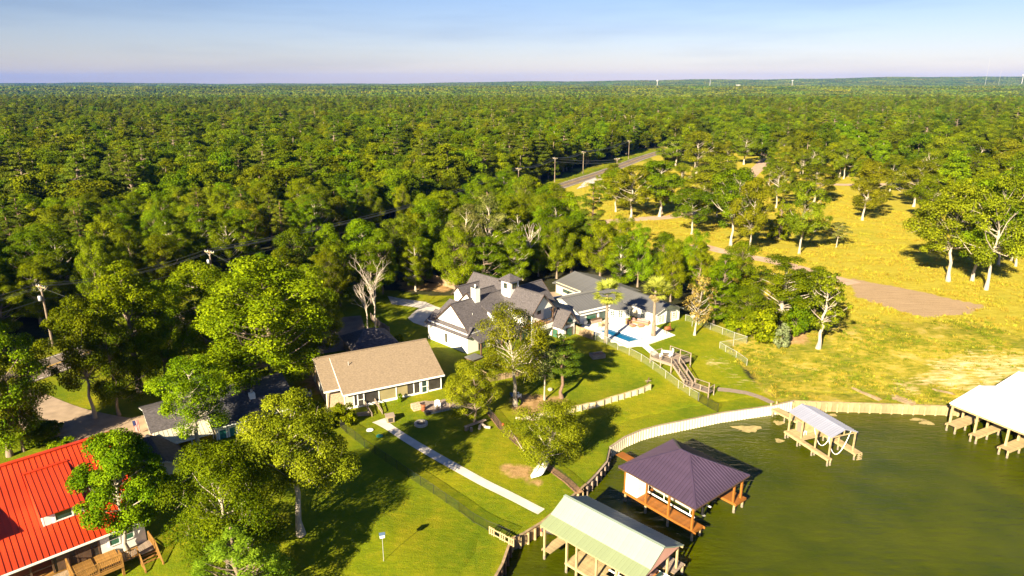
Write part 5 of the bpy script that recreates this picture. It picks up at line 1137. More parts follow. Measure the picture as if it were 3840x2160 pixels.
board_fence(GL((1781, 1387), (1823, 1419), (1839, 1431), (1891, 1421), (1941, 1411), (1990, 1398), (2036, 1388)), .95, 'low weathered board fence around the white farmhouse lawn', wood_fence)
board_fence([U(2160, 1254, 3.95), U(2223, 1275, 3.95)], 1.5, 'brown privacy fence panel between sunroom and pool', wood_fence)
board_fence(GL((1560, 1040), (1600, 1052), (1642, 1063), (1680, 1076), (1718, 1089)), 1.7, 'tan privacy fence behind the farmhouse driveway lawn', wood_fence, w=.3)
board_fence(GL((1392, 1200), (1425, 1230), (1460, 1252)), 1.3, 'grey board fence beside the hip-roofed outbuilding', wood_grey)
# retaining wall of pale panels and posts
rw = GL((1933, 1570), (1960, 1573), (1998, 1576), (2038, 1570), (2080, 1562), (2121, 1555), (2151, 1545), (2178, 1540), (2203, 1533), (2231, 1529), (2260, 1520), (2287, 1510), (2312, 1503), (2336, 1496), (2361, 1488), (2386, 1481), (2410, 1472), (2436, 1460))
RWo = rw[0].copy(); RW = empty('retaining_wall', RWo, 0, 'pale panelled retaining wall with posts stepping across the sunny lawn', 'wall')
rw_m = M('pale_fibre_panels', (.62, .55, .42), .8, .15, 2, rnd=.06)
RH_ = .85
for i, (a, b) in enumerate(zip(rw[:-1], rw[1:])):
    ha = RH_ * min(1, (i + 1) / 3); z0 = min(a.z, b.z) + .0
    d = (b - a).normalized(); k = 3
    for j in range(k):
        p, q = a.lerp(b, j / k), a.lerp(b, (j + 1) / k); c = (p + q) / 2; MB().beam(p - c + d * .01 + Vector((0, 0, ha / 2 - .2)), q - c - d * .01 + Vector((0, 0, ha / 2 - .2)), .07, ha + .4).build('panel', rw_m, RW, c - RWo)
    nn = Vector((d.y, -d.x, 0)); MB().box(-.1, .1, -.09, .09, -.4, ha + .02).build('post', wood_pale, RW, b - RWo + nn * .1)
    MB().beam(a - RWo + Vector((0, 0, ha + .03)), b - RWo + Vector((0, 0, ha + .03)), .16, .05).build('cap', wood_pale, RW)
V = []; NB = normals([tuple(p[:2]) for p in rw])
for i, (p, (a, b)) in enumerate(zip(rw, NB)):
    ha = RH_ * min(1, (i + .5) / 3)
    for j in range(6):
        t = j / 5; o = .05 + 6.0 * t; x, y = p.x + a * o, p.y + b * o; V.append((x, y, max(float(land(x, y)) - .05 * (j == 5), (p.z + ha - .08) * (1 - t) + t * float(land(x, y)) - .05 * (j == 5)) + .02 * (j < 5)))
Fq = [(i * 6 + j, (i + 1) * 6 + j, (i + 1) * 6 + j + 1, i * 6 + j + 1) for i in range(len(rw) - 1) for j in range(5)]
me = from_arrays('terrace_lawn', V, Fq, ground_m, True); V = np.array(V); paint(me, V[:, 0], V[:, 1]); tag(link(bpy.data.objects.new('terrace_lawn', me)), kind='structure')
# small slatted gate panel at the lower water edge
g0, g1 = Gs(1836, 2004), Gs(1925, 2052)
SG = empty('slatted_barrier', g0, 0, 'low pale slatted timber barrier at the lower lawn corner', 'fence'); dv = g1 - g0
for f in (.25, .9): MB().beam(Vector((0, 0, .9 * f)), dv + Vector((0, 0, .9 * f)), .06, .12).build('rail', wood_pale, SG)
for i in range(12):
    if i in (3, 4, 8): continue
    MB().box(-.07, .07, -.02, .02, .05, .95).build('slat', wood_pale, SG, dv * (i / 11))
# ---- patio and swimming pool
PZ = 4.0
def polyslab(name, pts, z1, z0, mat, parent=None, holes=None):
    m = MB(); k = len(pts); m.add([(x, y, z1) for x, y in pts] + [(x, y, z0) for x, y in pts], [tuple(range(k)), tuple(range(2 * k - 1, k - 1, -1))] + [(i, i + k, (i + 1) % k + k, (i + 1) % k) for i in range(k)]); return m.build(name, mat, parent)
pc = Vector((sum(p[0] for p in pool) / 4, sum(p[1] for p in pool) / 4))
outer = [tuple(U(*p, PZ + .06)[:2]) for p in ((2176, 1222), (2300, 1190), (2450, 1216), (2464, 1226), (2532, 1256), (2432, 1286), (2354, 1298), (2215, 1250))]
bmh = __import__('bmesh'); bm = bmh.new(); ov = [bm.verts.new((x, y, PZ + .06)) for x, y in outer]; pv = [bm.verts.new((x, y, PZ + .06)) for x, y in pool]
oe = [bm.edges.new((ov[i], ov[(i + 1) % len(ov)])) for i in range(len(ov))]; pe = [bm.edges.new((pv[i], pv[(i + 1) % 4])) for i in range(4)]
bmh.ops.triangle_fill(bm, use_beauty=True, use_dissolve=False, edges=oe + pe)
for f in bm.faces:
    if f.normal.z < 0: f.normal_flip()
ex = bmh.ops.extrude_edge_only(bm, edges=[e for e in bm.edges if e.is_boundary]); [setattr(v.co, 'z', PZ - .5) for v in ex['geom'] if isinstance(v, bmh.types.BMVert)]
me = bpy.data.meshes.new('patio'); bm.to_mesh(me); bm.free(); me.materials.append(patio_m); tag(link(bpy.data.objects.new('patio', me)), kind='structure')
PO = empty('swimming_pool', (pc.x, pc.y, PZ), 0, 'rectangular blue swimming pool set in the pale patio', 'pool')
pool_w = M('blue_pool_water', (.004, .11, .27), .04, .25, .25, spec=.6); pool_in = M('pool_coping', (.55, .55, .53), .7, .1, 3)
pl = [(x - pc.x, y - pc.y) for x, y in pool]
MB().add([(x, y, -.12) for x, y in pl], [(3, 2, 1, 0)]).build('pool_water', pool_w, PO)
for a, b in zip(pl, pl[1:] + pl[:1]):
    MB().beam((*a, .075), (*b, .075), .34, .05).build('coping', pool_in, PO); MB().beam((*a, -.25), (*b, -.25), .06, .6).build('pool_wall', pool_in, PO)
ribbon('pool_path', [tuple(U(*p, 4)[:2]) for p in ((2405, 1283), (2440, 1305), (2470, 1324), (2500, 1340))], 1.4, patio_m, .10, 1)
def sofa(loc, rz, n, label, table=False):
    o = empty('wicker_table' if table else ('wicker_sofa' if n > 1 else 'wicker_armchair'), loc, rz, label, 'table' if table else ('sofa' if n > 1 else 'armchair')); w = .75 * n
    MB().box(-w / 2, w / 2, -.4, .4, 0, .38).build('base', wicker, o)
    if table: MB().box(-w / 2 - .03, w / 2 + .03, -.43, .43, .38, .42).build('top', mauve, o); return o
    MB().box(-w / 2, w / 2, .3, .44, .38, .8).build('backrest', wicker, o)
    for s in (-1, 1): MB().box(s * w / 2 - .07, s * w / 2 + .07, -.42, .44, 0, .6).build('armrest', wicker, o)
    for i in range(n): MB().box(-w / 2 + .08 + i * (w - .16) / n, -w / 2 + .06 + (i + 1) * (w - .16) / n, -.38, .28, .38, .5).build('seat_cushion', mauve, o); MB().box(-w / 2 + .08 + i * (w - .16) / n, -w / 2 + .06 + (i + 1) * (w - .16) / n, .18, .3, .5, .82).build('back_cushion', mauve, o)
    return o
D_ = lambda x, y: U(2000 + x / 3.15, 980 + y / 3.15, PZ + .062)
sofa(D_(1125, 735), R(60), 1, 'brown wicker armchair at the left of the patio group'); sofa(D_(1180, 720), R(0), 1, 'brown wicker armchair with dark cushion at the back of the patio group')
sofa(D_(1290, 740), R(-30), 3, 'long brown wicker sofa with mauve cushions on the patio'); sofa(D_(1170, 770), R(30), 1, 'square wicker table nearest the pool', True); sofa(D_(1265, 772), R(20), 1, 'square wicker side table below the long sofa', True)
def adirondack(loc, rz, mat, label):
    o = empty('garden_chair', loc, rz, label, 'chair')
    for i in range(5): m = MB(); x = -.24 + i * .12; m.beam((x, -.3, .36), (x, .25, .26), .1, .03); m.build('seat_slat', mat, o); MB().beam((x, .22, .26), (x * 1.15, .5, 1.0 - .05 * abs(i - 2)), .1, .025, up=(0, 1, 0)).build('back_slat', mat, o)
    for s in (-1, 1):
        MB().box(s * .36 - .06, s * .36 + .06, -.35, .4, .55, .58).build('armrest', mat, o); MB().box(s * .33 - .03, s * .33 + .03, -.33, -.24, 0, .55).build('leg', mat, o); MB().beam((s * .3, -.25, .33), (s * .3, .5, 0.02), .03, .1).build('leg', mat, o)
    return o
chw = M('white_plastic', (.75, .75, .75), .5, .05, 2); blue = M('blue_plastic', (.02, .07, .22), .5, .1, 2); tanw = M('tan_chair_wood', (.40, .27, .15), .7, .15, 3)
adirondack(D_(608, 755), R(200), chw, 'white plastic garden chair in the shade at the left of the patio')
adirondack(D_(795, 775), R(150), tanw, 'tan wooden chair on the patio left of the first palm'); adirondack(D_(830, 755), R(170), tanw, 'tan wooden chair half hidden behind the first palm trunk')
adirondack(Gs(1943, 1490), R(120), chw, 'white garden chair behind the pale trunk below the farmhouse'); adirondack(Gs(1926, 1492), R(140), blue, 'dark blue garden chair beside the pale trunk below the farmhouse')
hb = empty('hot_tub_box', D_(735, 720), R(33), 'long grey storage box in the patio shade', 'box'); MB().box(-1.2, 1.2, -.35, .35, 0, .6).build('body', wood_grey, hb); MB().box(-1.23, 1.23, -.38, .38, .6, .66).build('lid', wood_dark, hb)
def smoker(loc, rz):
    o = empty('barrel_smoker', loc, rz, 'rusty barrel smoker grill at the patio corner', 'grill')
    MB().tube([(-.55, 0, .85), (-.5, 0, .85), (.5, 0, .85), (.55, 0, .85)], [.2, .32, .32, .2], 14).build('barrel', rust, o, smooth_=True); MB().tube([(.4, 0, 1.1), (.4, 0, 1.75)], [.06, .06], 8).build('chimney_pipe', rust, o)
    for x in (-.4, .4):
        for y in (-.22, .22): MB().beam((x, y * 1.4, 0), (x, y, .7), .05, .05).build('leg', black, o)
    MB().box(-.5, .5, -.62, -.32, .75, .79).build('side_shelf', rust, o)
smoker(D_(1585, 845), R(20))
sd = empty('satellite_dish', Gs(2595, 1224), R(160), 'grey satellite dish on a post by the pool-house fence', 'dish'); MB().tube([(0, 0, -.2), (0, 0, 1.7)], [.04, .04], 8).build('mast', steel, sd)
m = MB(); m.lathe([(.02, .0), (.2, .02), (.36, .07), (.46, .14), (.46, .155), (.36, .09), (.2, .04), (.02, .02)], 18); dsh = m.build('reflector', steel, sd, (0, -.05, 1.75), True); dsh.rotation_euler = (R(65), 0, 0); MB().tube([(0, -.05, 1.5), (0, -.5, 1.75)], [.015, .015], 5).build('feed_arm', steel, sd)
# palms
lf_straw = leaf_mat('straw_dead_fronds', (.16, .13, .05), (.36, .29, .12), .2, rnd=.05)
def palm(px, py, top, label, seed):
    g = U(px, py, PZ - .05); hh = top - g.z; o = empty('palm_tree', g, 0, label, 'palm', 'two fan palms beside the pool'); r = random.Random(seed)
    pts = [Vector((.06 * math.sin(t * 3 + seed), .05 * math.cos(t * 2), hh * t)) for t in np.linspace(0, 1, 11)]; MB().tube(pts, [.42, .36] + [.33 - .02 * i for i in range(9)], 12).build('trunk', bark_brown if seed else bark_brown, o, smooth_=True)
    rg2 = np.random.default_rng(seed); P = []; N = []; T = []; Sz = []; TD = []
    def fan(el, az, L_, dry):
        d = np.array([math.cos(el) * math.cos(az), math.cos(el) * math.sin(az), math.sin(el)]); base = np.array([0, 0, hh]); hub = base + d * L_ * .52; side = np.cross(d, [0, 0, 1]); side /= np.linalg.norm(side); up = np.cross(side, d)
        for k in range(17):
            a = (k - 8) / 8 * 1.45; ld = d * math.cos(a) + side * math.sin(a) + np.array([0, 0, -.25 - .35 * dry]); ld /= np.linalg.norm(ld); ln = L_ * .55 * (1 - .15 * abs(k - 8) / 8); P.append(hub + ld * ln * .5); N.append(up + rg2.normal(size=3) * .12); TD.append(ld * 6); Sz.append(ln); T.append(dry)
    for i in range(30): el = r.uniform(-.35, 1.25); fan(el, i * 2.399, r.uniform(2.5, 3.0), 0)
    nA = len(P)
    for i in range(20): fan(r.uniform(-1.3, -.7), i * 2.399, r.uniform(1.6, 2.0), 1)
    P = np.array(P); N = np.array(N); N /= np.linalg.norm(N, axis=1, keepdims=True); Sz = np.array(Sz); TD = np.array(TD); T = np.array(T, float)
    for nm, sl, mt in (('fronds', slice(0, nA), lf_palm), ('dead_frond_skirt', slice(nA, None), lf_straw)):
        tt = np.clip(rg2.uniform(.1, .9, len(P[sl])), 0, 1); V_, F_, T2 = leaf_arrays(P[sl], N[sl], Sz[sl], tt, rg2, .13, .1, TD[sl]); link(bpy.data.objects.new(nm, leaf_me(nm, V_, F_, T2, mt)), o)
    return o
palm(2271, 1284, 12.3, 'fan palm standing at the near pool edge by the fence', 1); palm(2449, 1261, 12.0, 'fan palm standing on the patio right of the pool', 2)
# timber deck with stairs down to the shore
SD = empty('hillside_deck', U(2475, 1360, 3.9), R(-28), 'weathered grey viewing deck with railings and stairs above the shore', 'deck')
dk = Matrix.Rotation(R(28), 4, 'Z') @ Matrix.Translation(-SD.location)
def L_(x, y, z): p = dk @ U(x, y, z); return Vector((p.x, p.y, p.z))
DZ = 4.0
q = [L_(2439, 1342, DZ), L_(2530, 1372, DZ), L_(2590, 1345, DZ), L_(2512, 1316, DZ)]
q = [L_(2439, 1340, DZ), L_(2518, 1366, DZ), L_(2590, 1346, DZ), L_(2513, 1318, DZ)]
strips(SD, upq(q), .16, wood_grey, 'deck_board', .05, gap=.012, jitter=.004)
for a in q + [(q[0] + q[1]) / 2]: MB().box(-.08, .08, -.08, .08, -3.2, -.05).build('support_post', wood_grey, SD, a)
for a, b in zip(q, q[1:] + q[:1]): MB().beam(a - Vector((0, 0, .2)), b - Vector((0, 0, .2)), .06, .28).build('rim_joist', wood_grey, SD)
railing(SD, [q[1], q[0], q[0].lerp(q[3], .55)], .95, wood_grey, bal_mat=iron, bal_r=.02, every=1.6); railing(SD, [q[3], q[2], q[2].lerp(q[1], .55)], .95, wood_grey, bal_mat=iron, bal_r=.02, every=1.6)
MB().beam(q[2].lerp(q[1], .05) + Vector((-.3, .1, .42)), q[2].lerp(q[1], .6) + Vector((-.3, .1, .42)), .4, .05).build('bench_seat', wood_grey, SD)
s0, s1 = (q[1] + q[2].lerp(q[1], .55)) / 2 * 1.0, L_(2590, 1444, 2.35)
s0 = q[1].lerp(q[2], .22); dirs = (s1 - s0); wdt = Vector((-dirs.y, dirs.x, 0)).normalized() * .65
for sgn in (-1, 1): MB().beam(s0 + wdt * sgn - Vector((0, 0, .12)), s1 + wdt * sgn - Vector((0, 0, .12)), .06, .28).build('stringer', wood_grey, SD); railing(SD, [s0 + wdt * sgn, s1 + wdt * sgn], .9, wood_grey, bal_mat=iron, bal_r=.02, every=2)
for i in range(12): c = s0.lerp(s1, (i + .5) / 12); dn = Vector((dirs.x, dirs.y, 0)).normalized(); MB().beam(c - wdt * .95, c + wdt * .95, .27, .045).build('stair_tread', wood_grey, SD)
lz = 2.35; e0, e1 = L_(2575, 1438, lz), L_(2667, 1470, lz); wd2 = Vector((-(e1 - e0).y, (e1 - e0).x, 0)).normalized() * .75
lq = [e0 - wd2, e1 - wd2, e1 + wd2, e0 + wd2]; strips(SD, upq(lq), .16, wood_grey, 'lower_deck_board', .05, gap=.012, jitter=.004)
for a in lq: MB().box(-.07, .07, -.07, .07, -2.2, -.05).build('support_post', wood_grey, SD, a)
railing(SD, [lq[0], lq[1], lq[2]], .9, wood_grey, bal_mat=iron, bal_r=.02, every=1.6); railing(SD, [lq[3].lerp(lq[2], .25), lq[2].lerp(lq[3], .2)], .9, wood_grey, bal_mat=iron, bal_r=.02, every=1.6)
ribbon('boardwalk', [tuple(p[:2]) for p in GL((2690, 1462), (2735, 1466), (2800, 1476), (2850, 1492), (2898, 1514))], 1.1, wood_grey, .12, 1)
tb = empty('patio_table', U(2497, 1334, DZ + .01), R(-20), 'pale rectangular table on the viewing deck', 'table'); MB().box(-.75, .75, -.45, .45, .7, .75).build('top', chw, tb)
for x in (-.65, .65):
    for y in (-.36, .36): MB().box(x - .03, x + .03, y - .03, y + .03, 0, .7).build('leg', chw, tb)
def side_chair(loc, rz, label):
    o = empty('side_chair', loc, rz, label, 'chair'); MB().box(-.24, .24, -.24, .24, .42, .47).build('seat', chw, o); MB().box(-.24, .24, .2, .25, .5, .95).build('backrest', chw, o)
    for x in (-.2, .2):
        for y in (-.2, .2): MB().box(x - .02, x + .02, y - .02, y + .02, 0, .42).build('leg', steel, o)
side_chair(U(2518, 1329, DZ + .01), R(-70), 'pale chair at the right end of the deck table'); side_chair(U(2513, 1342, DZ + .01), R(-150), 'pale chair at the front of the deck table'); side_chair(U(2478, 1345, DZ + .01), R(170), 'pale chair at the left front of the deck table')
bx_ = empty('raised_planter', Gs(2240, 1338), R(20), 'square weathered planter box on the lower lawn by the fence', 'planter')
for x0, x1, y0, y1 in ((-1.1, 1.1, -.7, -.62), (-1.1, 1.1, .62, .7), (-1.1, -1.02, -.62, .62), (1.02, 1.1, -.62, .62)):
    MB().box(x0, x1, y0, y1, -.2, .55).build('side_board', wood_grey, bx_)
MB().box(-1.0, 1.0, -.6, .6, -.2, .42).build('soil', mulch, bx_)
# ------------------------------------------------------------------ smaller things
# tan house: entrance steps, dog kennel, patio deck, fire ring, log seats
ST = empty('entrance_steps', Gs(1420, 1560), R(-60), 'weathered timber entrance ramp with railings leading to the porch door', 'steps')
a0 = U(1388, 1523, 3.75) - Vector(ST.location); a1 = U(1428, 1588, 3.05) - Vector(ST.location); rt = Matrix.Rotation(R(60), 3, 'Z'); a0 = rt @ a0; a1 = rt @ a1; sdv = (a1 - a0); sw = Vector((-sdv.y, sdv.x, 0)).normalized() * .7
for i in range(13): c = a0.lerp(a1, (i + .5) / 13); MB().beam(c - sw, c + sw, sdv.length / 13 - .015, .05).build('tread_board', wood_grey, ST)
for s_ in (-1, 1):
    MB().beam(a0 + sw * s_ - Vector((0, 0, .12)), a1 + sw * s_ - Vector((0, 0, .12)), .06, .2).build('stringer', wood_grey, ST)
    for t in (0, .35, .7): p = a0.lerp(a1, t) + sw * s_; MB().box(-.05, .05, -.05, .05, -.7, .95).build('rail_post', wood_grey, ST, p)
    for zz in (.5, .9): MB().beam(a0 + sw * s_ + Vector((0, 0, zz)), a0.lerp(a1, .72) + sw * s_ + Vector((0, 0, zz)), .05, .12).build('rail', wood_grey, ST)
KN = empty('dog_kennel', Gs(1463, 1580), R(20), 'small grey timber dog kennel with wire door beside the steps', 'kennel')
MB().box(-.5, .5, -.45, .5, 0, .85).build('body', wood_grey, KN); MB().box(-.58, .58, -.53, .58, .85, .92).build('roof', wood_grey, KN); MB().box(-.32, .32, -.48, -.45, .1, .7).build('wire_door', screen, KN)
for x0, x1, z0, z1 in ((-.38, -.32, .04, .76), (.32, .38, .04, .76), (-.32, .32, .7, .76), (-.32, .32, .04, .1)): MB().box(x0, x1, -.5, -.45, z0, z1).build('door_frame', wood_pale, KN)
TDk = empty('grey_patio_deck', U(1650, 1520, 3.75), R(27.5), 'weathered grey deck with boarded skirt below the screened porch', 'deck')
strips(TDk, [(-2.6, -1.6, .05), (3.0, -1.6, .05), (3.0, 2.2, .05), (-2.6, 2.2, .05)], .16, wood_grey, 'deck_board', .05, gap=.012, jitter=.004)
slat_blue = M('blue_grey_boards', (.22, .24, .24), .85, .3, 2, rnd=.2)
for i in range(24): MB().box(-.1, .1, -.02, .02, -1.0, .12 + .05 * (i % 3 == 0)).build('skirt_board', slat_blue, TDk, (-1.9 + i * .2, -1.64, 0))
for x in (-.9, .9, 2.4): MB().box(-.06, .06, -.06, .06, 0, .9).build('lamp_post', wood_pale, TDk, (x, -1.3, .05))
MB().box(-2.62, -2.0, -1.8, -1.0, -.9, .3).build('black_cover', black, TDk)
adirondack(U(1641, 1530, 3.82), R(10), chw, 'white folding chair on the grey deck below the porch')
BRl = empty('steel_drum', Gs(1588, 1540), 0, 'rusty steel drum at the corner of the grey deck', 'drum'); MB().lathe([(.28, 0), (.3, .02), (.29, .3), (.31, .32), (.29, .34), (.29, .6), (.31, .62), (.29, .64), (.3, .92), (.27, .93)], 16).build('drum_body', rust, BRl, smooth_=True); MB().lathe([(.26, .9), (.26, .935)], 16).build('drum_lid', wood_dark, BRl)
for i in range(4): pass
BST = empty('brick_steps', Gs(1562, 1532), R(27.5), 'short flight of pale brick steps next to the rusty drum', 'steps')
for i in range(4): MB().box(-.6, .6, -.6 + i * .3, -.32 + i * .3, -.3, .15 + i * .16).build('step', brick, BST)
FR = empty('fire_ring', Gs(1579, 1592), 0, 'round pale stone fire ring on the lawn', 'fire pit')
for i in range(14):
    t = 2 * math.pi * i / 14; o = MB().box(-.17, .17, -.12, .12, 0, .32).build('ring_stone', stone, FR, (.72 * math.cos(t), .72 * math.sin(t), -.02)); o.rotation_euler = (0, 0, t + math.pi / 2)
MB().lathe([(.6, 0), (.6, .04)], 16).build('ash_bed', M('grey_ash', (.12, .1, .09), .95, .4, 5), FR)
LB = empty('plank_bench', Gs(1780, 1600), R(38), 'long grey plank bench resting on log stumps', 'bench'); MB().box(-1.5, 1.7, -.22, .22, .42, .5).build('plank', wood_grey, LB)
for x in (-1.1, 1.2): MB().lathe([(.2, 0), (.19, .42)], 10, (x, 0, 0)).build('stump', bark_brown, LB)
for k, (x, y, t) in enumerate(((1748, 1614, 'at the left end of the plank bench'), (1767, 1617, 'in front of the plank bench'), (1800, 1606, 'beside the middle of the plank bench'), (1812, 1597, 'between plank bench and mulch strip'), (1828, 1606, 'nearest the black fence by the plank bench'))):
    o = empty('log_seat', Gs(x, y), .7 * k, 'short pale log ' + t, 'log'); hh = .5 if k < 2 else .3
    MB().lathe([(.2, 0), (.19, hh * .5), (.18, hh)], 10).build('log_body', bark_brown, o) if k < 2 else MB().tube([(-.4, 0, .17), (.4, .1, .17)], [.17, .16], 10).build('log_body', bark_dead, o)
    MB().lathe([(.17, hh), (.17, hh + .012)], 10).build('cut_end', bark_dead, o) if k < 2 else None
# odds on the lawn
def disc(px, py, r, h_, mat, name, label, cat):
    o = empty(name, Gs(px, py), 0, label, cat); MB().lathe([(r * .8, 0), (r, h_ * .4), (r, h_ * .8), (r * .85, h_)], 16).build('body', mat, o); MB().lathe([(r * .5, h_), (r * .45, h_ + .03)], 12).build('rim', mat, o)
disc(1387, 1614, .45, .1, chw, 'tank_cover', 'round white tank cover on the lawn left of the path', 'lid'); disc(1424, 1636, .42, .12, M('green_plastic', (.01, .12, .09), .5, .1, 2), 'lawn_drain', 'round green drain cover in the shaded lawn', 'lid')
disc(2063, 1464, .35, .3, stone, 'boulder', 'pale round boulder on the terraced lawn', 'rock'); disc(1886, 1596, .17, .3, M('orange_rubber', (.5, .12, .02), .6, .1, 2), 'orange_ball', 'small orange ball behind the black fence', 'ball')
BH = empty('bird_house', Gs(1439, 2104), R(15), 'blue and white martin house on a tall thin pole in the lawn', 'birdhouse')
MB().tube([(0, 0, -.2), (0, 0, 3.1)], [.035, .03], 7).build('pole', steel, BH); MB().box(-.28, .28, -.22, .22, 3.1, 3.5).build('house_box', chw, BH)
gb = M('slate_blue_roof', (.05, .09, .16), .6, .1, 2); MB().slab([(-.34, -.3, 3.48), (.34, -.3, 3.48), (.34, 0, 3.7), (-.34, 0, 3.7)], .03).build('roof_half', gb, BH); MB().slab([(.34, .3, 3.48), (-.34, .3, 3.48), (-.34, 0, 3.7), (.34, 0, 3.7)], .03).build('roof_half', gb, BH)
for x in (-.15, .0, .15): MB().box(x - .04, x + .04, -.235, -.22, 3.22, 3.36).build('nest_hole', black, BH)
BH.scale = (.8, .8, .85)
# upturned boat with a ladder across it
UB = empty('upturned_boat', Gs(2028, 1775), R(-20), 'white boat hull stored on its side against the live oak', 'boat')
m = MB(); prof = []
for i in range(9):
    t = i / 8; y = -1.6 + 3.2 * t; w = .85 * (1 - .55 * max(0, (t - .6) / .4) ** 2) * (1 - .25 * max(0, (.12 - t) / .12)); prof.append((y, w))
V = []; 
for y, w in prof:
    for j in range(9): a = math.pi * j / 8; V.append((math.cos(a) * w, y, .12 + .42 * math.sin(a) ** .7))
Fq = [(i * 9 + j, i * 9 + j + 1, (i + 1) * 9 + j + 1, (i + 1) * 9 + j) for i in range(8) for j in range(8)] + [tuple(range(8, -1, -1)), tuple(8 * 9 + j for j in range(9))]
hull = m.add(V, Fq).build('hull', chw, UB, smooth_=True); hull.rotation_euler = (0, R(-28), 0); hull.location = (0, 0, .35)
o = MB(); o.beam((-.95, -.2, .12), (.75, -.2, 1.05), .06, .06); o.beam((-.95, .2, .12), (.75, .2, 1.05), .06, .06)
for i in range(7): t = (i + .5) / 7; o.beam((-.95 + 1.7 * t, -.2, .12 + .93 * t), (-.95 + 1.7 * t, .2, .12 + .93 * t), .04, .04)
lad = o.build('ladder', wood_pale, UB, (0, .1, .2)); MB().beam((-.1, -1.4, .92), (-.1, .9, .95), .05, .05).build('oar', wood_dark, UB); MB().box(-.4, .1, .5, 1.1, .88, .93).build('engine_pad', black, UB)
# planks on the bank
def planks(px, n_, L__, rz, label):
    o = empty('timber_planks', Gs(*px), rz, label, 'planks')
    for i in range(n_): b = MB().box(-L__ / 2, L__ / 2, -.12, .12, .02, .1).build('plank', wood_fence, o, (random.uniform(-.2, .2), i * .28 - n_ * .14, .02 + .05 * (i % 2))); b.rotation_euler = (0, 0, random.uniform(-.05, .05))
planks((3250, 1478), 3, 4.6, R(-62), 'pair of long old planks sliding down the weedy bank'); planks((3390, 1502), 6, 2.8, R(-52), 'stack of short planks lying on the bank edge'); planks((3540, 1470), 2, 2.6, R(-35), 'two loose boards in the grass near the big white boathouse')
rail = empty('lawn_rail_end', Gs(2425, 1438), R(-40), 'broken timber post leaning beyond the retaining wall', 'post'); MB().beam((0, 0, -.1), (.1, .5, .8), .12, .12).build('post', wood_dark, rail); MB().beam((-.3, .1, .3), (.5, .4, .45), .1, .06).build('board', wood_grey, rail)
# air conditioners by the tan house
for k, (px, py, t) in enumerate(((1140, 1475, 'left'), (1157, 1484, 'right'))):
    o = empty('air_conditioner', Gs(px, py), R(27.5), '%s of two grey air-conditioning units by the brick wall' % t, 'air conditioner'); MB().box(-.4, .4, -.4, .4, 0, .8).build('casing', M('grey_casing', (.2, .22, .24), .6, .15, 4), o); MB().lathe([(.32, .8), (.32, .83)], 16).build('fan_grille', black, o)
    for z in (.15, .3, .45, .6): MB().box(-.41, .41, -.41, .41, z, z + .03).build('louvre', steel, o)
# planting by the porch
for px, py, ty, w, key, lb in ((868, 1062, 1005, 70, 'bush1', 'yellow-green shrub left of the porch door'), (835, 1075, 1030, 45, 'bush0', 'small dark shrub at the left end of the porch bed'), (1007, 1010, 985, 16, 'bush1', 'tiny shrub at the foot of the porch wall'), (1420, 930, 880, 60, 'bush0', 'shrub between sunroom and farmhouse terrace'), (1350, 905, 870, 40, 'bush0', 'dark shrub under the farmhouse balcony'),
                               (112, 1105, 1060, 120, 'bush0', 'dark shrub bed by the tan driveway'), (160, 1140, 1098, 80, 'bush1', 'flowering shrub behind the red roof'), (1004, 862, 838, 26, 'bush0', 'rounded shrub at the left corner of the farmhouse'), (1303, 1018, 1000, 18, 'bush1', 'small green plant at the foot of the pale trunk')):
    T_(px, py, ty, w, key, 'shrub', lb, 'shrub')
timb = empty('timber_bed_edge', Gs(1335, 1560), R(12), 'low timber edging of the shrub bed by the porch', 'edging'); MB().box(-1.7, 1.7, -.12, .12, -.1, .32).build('sleeper', wood_grey, timb); MB().box(-1.7, 1.7, -.14, .1, .32, .45).build('sleeper', wood_grey, timb)
# dead tree and bare pale trunks
def dead(px, py, ty, wpx, label, seed, depth=5, nm='dead_tree'):
    g = Gs(px / K, py / K); hh = topz(px, ty, g) - g.z; o = empty(nm, g, 0, label, 'tree'); r = random.Random(seed); tr_ = MB(); br = MB()
    def grow(p, d, L, rad, lev, mb):
        q = p + d * L; mb.tube([p, p.lerp(q, .5) + Vector((r.uniform(-1, 1), r.uniform(-1, 1), 0)) * L * .05, q], [rad, rad * .8, rad * .6], 5 if lev else 8, cap=False)
        if lev >= depth: return
        for k in range(2 if lev else 4):
            nd = (d + Vector((r.uniform(-1, 1), r.uniform(-1, 1), r.uniform(-.15, .5))) * .62).normalized(); grow(q, nd, L * r.uniform(.6, .82), rad * .58, lev + 1, br)
        if lev and r.random() < .8: nd = (d + Vector((r.uniform(-1, 1), r.uniform(-1, 1), .1)) * .9).normalized(); grow(p.lerp(q, .5), nd, L * .55, rad * .4, lev + 1, br)
    grow(Vector((0, 0, -.3)), Vector((.02, 0, 1)), hh * .36, hh * .016, 0, tr_)
    zz = max(v[2] for v in br.v); s = hh / zz; br.v = [(x * s, y * s, z * s) for x, y, z in br.v]; tr_.v = [(x * s, y * s, z * s) for x, y, z in tr_.v]
    tr_.build('trunk', bark_dead, o, smooth_=True); br.build('branches', bark_dead, o)
dead(945, 822, 642, 110, 'tall dead tree with bleached bare branches behind the tan roof', 4); dead(925, 830, 700, 60, 'smaller dead tree left of the bleached one', 9, 4)
dead(1315, 705, 560, 60, 'leaning pale bare trunk right of the farmhouse cupola', 21, 4)
